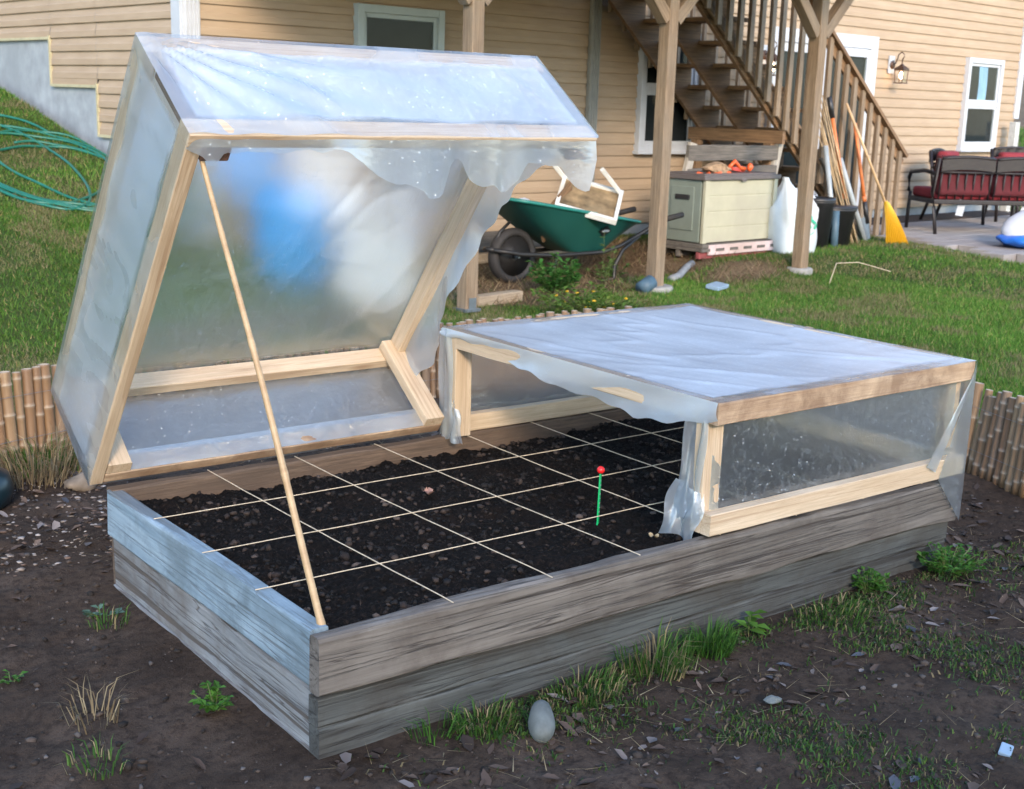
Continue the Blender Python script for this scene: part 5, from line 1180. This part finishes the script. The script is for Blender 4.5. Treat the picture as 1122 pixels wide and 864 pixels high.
def bedside(x, y):
    """true where the bed itself stands"""
    q = (np.stack([x, y], 1) - np.array([1.4124, 2.1326])) @ np.array([[math.cos(-.0804), -math.sin(-.0804)], [math.sin(-.0804), math.cos(-.0804)]])
    return (q[:, 0] > -.01) & (q[:, 0] < BL + .01) & (q[:, 1] > -.01) & (q[:, 1] < BW + .01), q
def clump(name, lab, x, y, kind, R, n, hmin, hmax, group=None):
    x = float(x); y = float(y); z0 = gz(x, y); a = RS.rand(n) * 2 * PI; r = R * np.sqrt(RS.rand(n)); P = np.stack([r * np.cos(a), r * np.sin(a), np.zeros(n)], 1)
    P[:, 2] = ground_z(P[:, 0] + x, P[:, 1] + y) - z0
    inb, _ = bedside(P[:, 0] + x, P[:, 1] + y); P = P[~inb]; a = a[~inb]; n = len(P)
    tb_ = {'green': [(.05, .14, .02, 4), (.08, .19, .03, 3), (.03, .09, .015, 2)], 'mixed': [(.05, .13, .02, 3), (.08, .16, .03, 2), (.30, .24, .13, 2)], 'dry': DRY}[kind if kind in ('green', 'mixed', 'dry') else 'green']
    o = blades(name, P, RS.uniform(hmin, hmax, n), .0035, RS.uniform(.2, 1.1, n), cols(n, tb_, .25), seg=2, dirs=a + RS.normal(0, .5, n)); o.location = (x, y, z0)
    tag(o, lab, 'grass tuft', group); return o
def leafy(name, lab, x, y, R, n, H, size=.012, col=((.05, .15, .02, 3), (.08, .2, .03, 2)), flowers=0, stemcol=(.10, .12, .04)):
    """small weed: stems carrying separate folded leaves, a low uneven mound"""
    t = thing(name, lab, 'weed', (x, y, gz(x, y))); V = []; F = []; C = []
    ns = max(5, n // 14)
    sm = MB(); anchors = []
    for i in range(ns):
        a = random.uniform(0, 6.28); r = R * math.sqrt(random.random()); h = H * random.uniform(.4, 1.0) * (1 - .4 * r / R)
        p = [(r * .3 * math.cos(a) * k ** .5 if k else 0, r * .3 * math.sin(a) * k ** .5 if k else 0, 0) for k in (0,)]
        pts = [(r * .25 * math.cos(a), r * .25 * math.sin(a), 0), (r * .6 * math.cos(a), r * .6 * math.sin(a), h * .55), (r * math.cos(a), r * math.sin(a), h)]
        sm.tube(pts, .0012, 4); anchors += [(Vector(pts[0]).lerp(Vector(pts[1]), u), a) for u in (.5, .8)] + [(Vector(pts[1]).lerp(Vector(pts[2]), u), a) for u in (.2, .5, .8, 1)]
    sm.build('stem', M['leafstem'], t)
    rows = np.array([c[:3] for c in col]); pr = np.array([c[3] for c in col], float); pr /= pr.sum()
    for i in range(n):
        b, a = random.choice(anchors); a = a + random.uniform(-2, 2); L = size * random.uniform(.6, 1.4); w = L * .35; up = random.uniform(-.2, .7)
        d_ = Vector((math.cos(a) * math.cos(up), math.sin(a) * math.cos(up), math.sin(up))); s_ = Vector((-math.sin(a), math.cos(a), 0)); n_ = d_.cross(s_)
        q = [b, b + d_ * L * .5 + s_ * w + n_ * w * .4, b + d_ * L, b + d_ * L * .5 - s_ * w + n_ * w * .4, b + d_ * L * .5]; k = len(V)
        V += [tuple(v) for v in q]; F += [(k, k + 1, k + 4), (k + 1, k + 2, k + 4), (k + 2, k + 3, k + 4), (k + 3, k, k + 4)]
        c = rows[np.random.RandomState(i + n).choice(len(rows), p=pr)] * random.uniform(.7, 1.3); C += [tuple(c)] * 5
    me = bpy.data.meshes.new('foliage'); me.from_pydata(V, [], F); ca = me.color_attributes.new('Col', 'FLOAT_COLOR', 'POINT')
    ca.data.foreach_set('color', np.concatenate([np.array(C), np.ones((len(C), 1))], 1).astype(np.float32).ravel()); me.materials.append(M['blade'])
    o = bpy.data.objects.new('foliage', me); COL.objects.link(o); o.parent = t
    for i in range(flowers):
        b, a = random.choice(anchors); MB().blob(tuple(b + Vector((0, 0, .01))), (.014, .014, .008), 1, .2, i).build('flower', M['yellow'], t)
    return t
M['leafstem'] = plain('weed_stem', (.10, .13, .04), .7)
leafy('weed', 'bright green clover weed growing at the foot of the pale end board', 1.36, 2.50, .055, 150, .075, .018)
leafy('weed', 'small sprig of pale leaves on the bare earth left of the bed', 1.40, 3.20, .06, 26, .03, .022, ((.09, .16, .12, 1),))
leafy('weed', 'tiny green sprig on the bare earth at far left', 1.05, 2.95, .04, 22, .03, .02)
leafy('weed', 'round bushy green weed against the lower front board near the right end', 3.28, 1.965, .06, 420, .085, .014)
leafy('weed', 'large leafy green weed spreading at the right end of the bed front', 3.62, 1.90, .12, 620, .11, .018)
leafy('weed', 'upright dandelion leaf cluster midway along the foot of the bed', 2.72, 1.985, .025, 12, .08, .04, ((.09, .2, .03, 1),))
leafy('yellow_flowered_weed', 'yellow flowered weed patch on the earth left of the middle deck post', 6.05, 5.95, .42, 900, .20, .035, ((.09, .17, .03, 3), (.14, .2, .04, 2)), 14)
leafy('weed', 'leafy green weed growing in front of the wheelbarrow legs', 6.42, 6.62, .22, 800, .34, .045, ((.05, .16, .03, 3), (.08, .2, .04, 2)))
leafy('weed', 'tall thin weed with pale leaves beside the middle deck post', 7.05, 6.75, .10, 120, .48, .035, ((.12, .2, .05, 2), (.18, .24, .07, 1)))
leafy('weed', 'low green weed on the bare earth behind the middle deck post', 7.42, 7.05, .18, 200, .18, .035, ((.10, .17, .04, 1),))
bsq = []
def BW_(xb, yb): v = bedM @ Vector((xb, yb, 0)); return v.x, v.y
clump('grass_tuft', 'tall green grass tuft against the middle of the front boards', *BW_(.95, -.04), 'mixed', .10, 360, .04, .13, 'grass tufts along the foot of the bed')
clump('grass_tuft', 'dense dark green tuft at the bed foot, right of the tallest one', *BW_(1.15, -.04), 'green', .07, 360, .04, .105, 'grass tufts along the foot of the bed')
clump('grass_tuft', 'thin green grass tuft at the bed foot near the front left corner', *BW_(.28, -.03), 'green', .06, 70, .03, .09, 'grass tufts along the foot of the bed')
clump('grass_tuft', 'low mixed green and straw tuft between the corner and the round stone', *BW_(.40, -.05), 'mixed', .08, 200, .025, .07, 'grass tufts along the foot of the bed')
clump('grass_tuft', 'broad low green tuft at the bed foot behind the round stone', *BW_(.72, -.03), 'mixed', .10, 300, .025, .07, 'grass tufts along the foot of the bed')
clump('grass_tuft', 'short green tuft at the bed foot between two leafy weeds', *BW_(1.62, -.06), 'mixed', .12, 220, .02, .06, 'grass tufts along the foot of the bed')
clump('dry_grass_tuft', 'dry straw coloured grass tuft on the bare earth at lower left', 1.12, 2.63, 'dry', .06, 40, .05, .12)
clump('dry_grass_tuft', 'small withered tuft with green shoots above the clover weed', 1.38, 3.12, 'mixed', .05, 40, .03, .08)
clump('dry_grass_tuft', 'dead grass heaped at the foot of the left bamboo edging', 1.78, 4.60, 'dry', .22, 500, .08, .22)
clump('grass_tuft', 'fresh green grass at the foot of the left bamboo edging', 1.88, 4.72, 'green', .20, 420, .06, .17)
clump('dry_grass_tuft', 'small green and brown tuft at the bottom left edge', 1.03, 2.42, 'mixed', .06, 60, .02, .06)

# patchy growth at lower right and along the front
def patchy(x, y):
    inb, q = bedside(x, y); dens = fbm(x * 2.6 + 3, y * 2.6, 4, 61); front = (q[:, 1] < -.0) & (q[:, 0] > .05)
    near = np.exp(-np.abs(q[:, 1] + .05) / .10) * .15
    return ~inb & front & (side(x, y) < -.3) & (RS.rand(len(x)) < (sstep(.46, .58, dens + near) * .95 + .03) * (1 - .75 * sstep(1.7, 2.4, q[:, 0])) * np.where(np.abs(q[:, 1]) < .12, 1, .55))
P = scatter(170000, .8, 4.4, .4, 2.4, patchy, 40); n = len(P); print('patchy', n)
o = blades('ground_cover', P, RS.uniform(.006, .026, n), RS.uniform(.002, .0055, n), RS.uniform(.3, 1.4, n), cols(n, [(.045, .11, .02, 4), (.08, .14, .025, 3), (.03, .07, .016, 3), (.19, .15, .08, 2.0), (.08, .06, .04, 1)], .3), seg=2); tag(o, 'sparse weeds and short grass over the earth in front of the bed', 'ground cover', kind='stuff')
# straw lying about
def earth_ok(x, y): inb, q = bedside(x, y); return ~inb & (side(x, y) < -.1)
def front_ok(x, y): inb, q = bedside(x, y); return ~inb & (side(x, y) < -.1) & (q[:, 0] > -.0) & (RS.rand(len(x)) < sstep(.4, .62, fbm(x * 2.1, y * 2.1, 3, 91)) + .12)
P = scatter(6500, .6, 4.6, .3, 4.8, front_ok, 30); P[:, 2] += .006; n = len(P)
sa = blades('straw', P, RS.uniform(.02, .09, n), .0028, np.full(n, 1.0), cols(n, DRY, .3), seg=1); tag(sa, 'dry grass stems strewn on the earth around the bed', 'straw', kind='stuff')
P = scatter(9000, 5.2, 9.2, 6.2, 8.4, lambda x, y: bare(x, y) > .4, 30); P[:, 2] += .01; n = len(P)
sa = blades('dead_grass', P, RS.uniform(.03, .12, n), .006, RS.uniform(.6, 1.0, n), cols(n, [(.26, .18, .10, 3), (.36, .27, .16, 2), (.13, .08, .05, 3), (.08, .13, .03, 1)], .3), seg=1); tag(sa, 'brown dead grass and straw on the strip by the house wall', 'dead grass', kind='stuff')
P = scatter(1600, 1.3, 2.9, 4.0, 4.75, lambda x, y: (side(x, y) < -.02), 30); P[:, 2] += .006; n = len(P)
# leaves
def leaf_litter(name, P, size, C, lab):
    n = len(P); th = RS.rand(n) * 2 * PI; g_ = np.array([(-1, 0, 0), (-.45, .42, .12), (.25, .5, .18), (1, .05, .1), (.3, -.45, .2), (-.5, -.36, .1), (0, 0, -.05)]); F0 = np.array([(0, 1, 6), (1, 2, 6), (2, 3, 6), (3, 4, 6), (4, 5, 6), (5, 0, 6)])
    V = g_[None] * (1 + (RS.rand(n, 7, 3) - .5) * .7) * size[:, None, None]; V[..., 2] *= RS.uniform(.3, 2.4, n)[:, None]
    tx = RS.normal(0, .25, n); V[..., 2] += V[..., 0] * tx[:, None]
    x = V[..., 0] * np.cos(th)[:, None] - V[..., 1] * np.sin(th)[:, None]; y = V[..., 0] * np.sin(th)[:, None] + V[..., 1] * np.cos(th)[:, None]
    V = np.stack([x, y, V[..., 2] + size[:, None] * .25], -1) + P[:, None, :]; F = (F0[None] + (np.arange(n) * 7)[:, None, None]).reshape(-1, 3); me = bpy.data.meshes.new(name); fast_mesh(me, V.reshape(-1, 3), F)
    a = me.color_attributes.new('Col', 'FLOAT_COLOR', 'POINT'); a.data.foreach_set('color', np.repeat(np.concatenate([C, np.ones((n, 1))], 1), 7, 0).astype(np.float32).ravel()); me.materials.append(M['litter'])
    o = bpy.data.objects.new(name, me); COL.objects.link(o); tag(o, lab, 'leaf litter', kind='stuff')
P = np.concatenate([scatter(8500, .6, 4.6, .3, 4.8, front_ok, 30), scatter(160, .6, 2.0, 1.5, 4.6, earth_ok, 30), scatter(260, 1.3, 2.0, 3.7, 4.6, earth_ok, 30), scatter(260, 3.75, 4.6, 1.2, 2.6, earth_ok, 30)]); n = len(P)
leaf_litter('leaf_litter', P, .005 + .022 * RS.rand(n) ** 2.4, cols(n, [(.12, .085, .066, 3), (.07, .048, .037, 4), (.18, .155, .145, 1.6), (.045, .032, .026, 3), (.07, .075, .09, .6)], .3), 'dead grey brown leaves scattered over the earth')
P = np.concatenate([scatter(20000, .5, 4.7, .2, 4.8, earth_ok, 30)]); n = len(P); r = .0015 + .010 * RS.rand(n) ** 7
P[:, 2] += r * .2; tag(clods('earth_crumbs', P, r, cols(n, [(.040, .029, .022, 5), (.062, .046, .036, 3), (.095, .082, .075, 1.0), (.020, .015, .012, 3), (.13, .115, .105, .3)], .3)), 'small stones and crumbs of earth scattered round the bed', 'gravel', kind='stuff')
P = scatter(420, 1.3, 1.95, 3.6, 4.5, earth_ok, 30); n = len(P); r = .004 + .010 * RS.rand(n) ** 2
tag(clods('bark_chips', P, r, cols(n, [(.22, .18, .15, 3), (.32, .28, .25, 2), (.12, .08, .06, 2)], .3), .3), 'flat bark chips on the earth at the left rear of the bed', 'bark chips', kind='stuff')

# unseen house added behind the camera to keep low sun off the bed
nh = thing('neighbour_house', 'low neighbouring house with pale siding, standing behind the photographer', 'house', (-4.0, -11.5, 0))
MB().box((0, 0, 2.1), (17.0, 7.0, 4.2)).build('wall', M['siding'], nh)
MB().prism([(-8.9, -3.9, 4.1), (-8.9, 0, 6.3), (-8.9, 3.9, 4.1)], (17.8, 0, 0)).build('roof', bpy.data.materials['roof_shingle'], nh)
for x in (-4.6, -1.6, 1.4, 4.4):
    for z in (1.9,):
        wn = MB().box((x, 3.52, z), (1.1, .06, 1.3)).build('window', M['white_trim'], nh, bevel=.01); MB().box((x, 3.56, z), (.94, .02, 1.14)).build('pane', M['dark_room'], wn)

# ------------------------------------------------------------------ sky and sun
SUN_EL, SUN_AZ = math.radians(23), math.radians(-150)      # azimuth measured from +Y towards +X
w = bpy.data.worlds.new('World'); SC.world = w; w.use_nodes = True; nt = w.node_tree; bg = nt.nodes['Background']
sk_ = nt.nodes.new('ShaderNodeTexSky'); sk_.sky_type = 'NISHITA'; sk_.sun_disc = False; sk_.sun_elevation = SUN_EL; sk_.sun_rotation = SUN_AZ; sk_.air_density = 1.0; sk_.dust_density = .6; sk_.ozone_density = 1.6
nt.links.new(sk_.outputs[0], bg.inputs[0]); bg.inputs[1].default_value = .145
sl = bpy.data.lights.new('sun', 'SUN'); so_ = bpy.data.objects.new('sun', sl); COL.objects.link(so_)
sl.energy = .85; sl.angle = math.radians(10); sl.color = (1, .82, .64)
dv = Vector((math.sin(SUN_AZ) * math.cos(SUN_EL), math.cos(SUN_AZ) * math.cos(SUN_EL), math.sin(SUN_EL)))
so_.rotation_euler = dv.to_track_quat('Z', 'Y').to_euler(); so_.location = (0, 0, 20)
vs = SC.view_settings; vs.view_transform = 'Standard'; vs.look = 'None'; vs.exposure = 2.2; vs.gamma = 1; vs.use_curve_mapping = False
SC.render.engine = 'CYCLES'; SC.cycles.use_denoising = True; SC.cycles.max_bounces = 10; SC.cycles.transparent_max_bounces = 16; SC.cycles.transmission_bounces = 8
SC.cycles.sample_clamp_indirect = 6
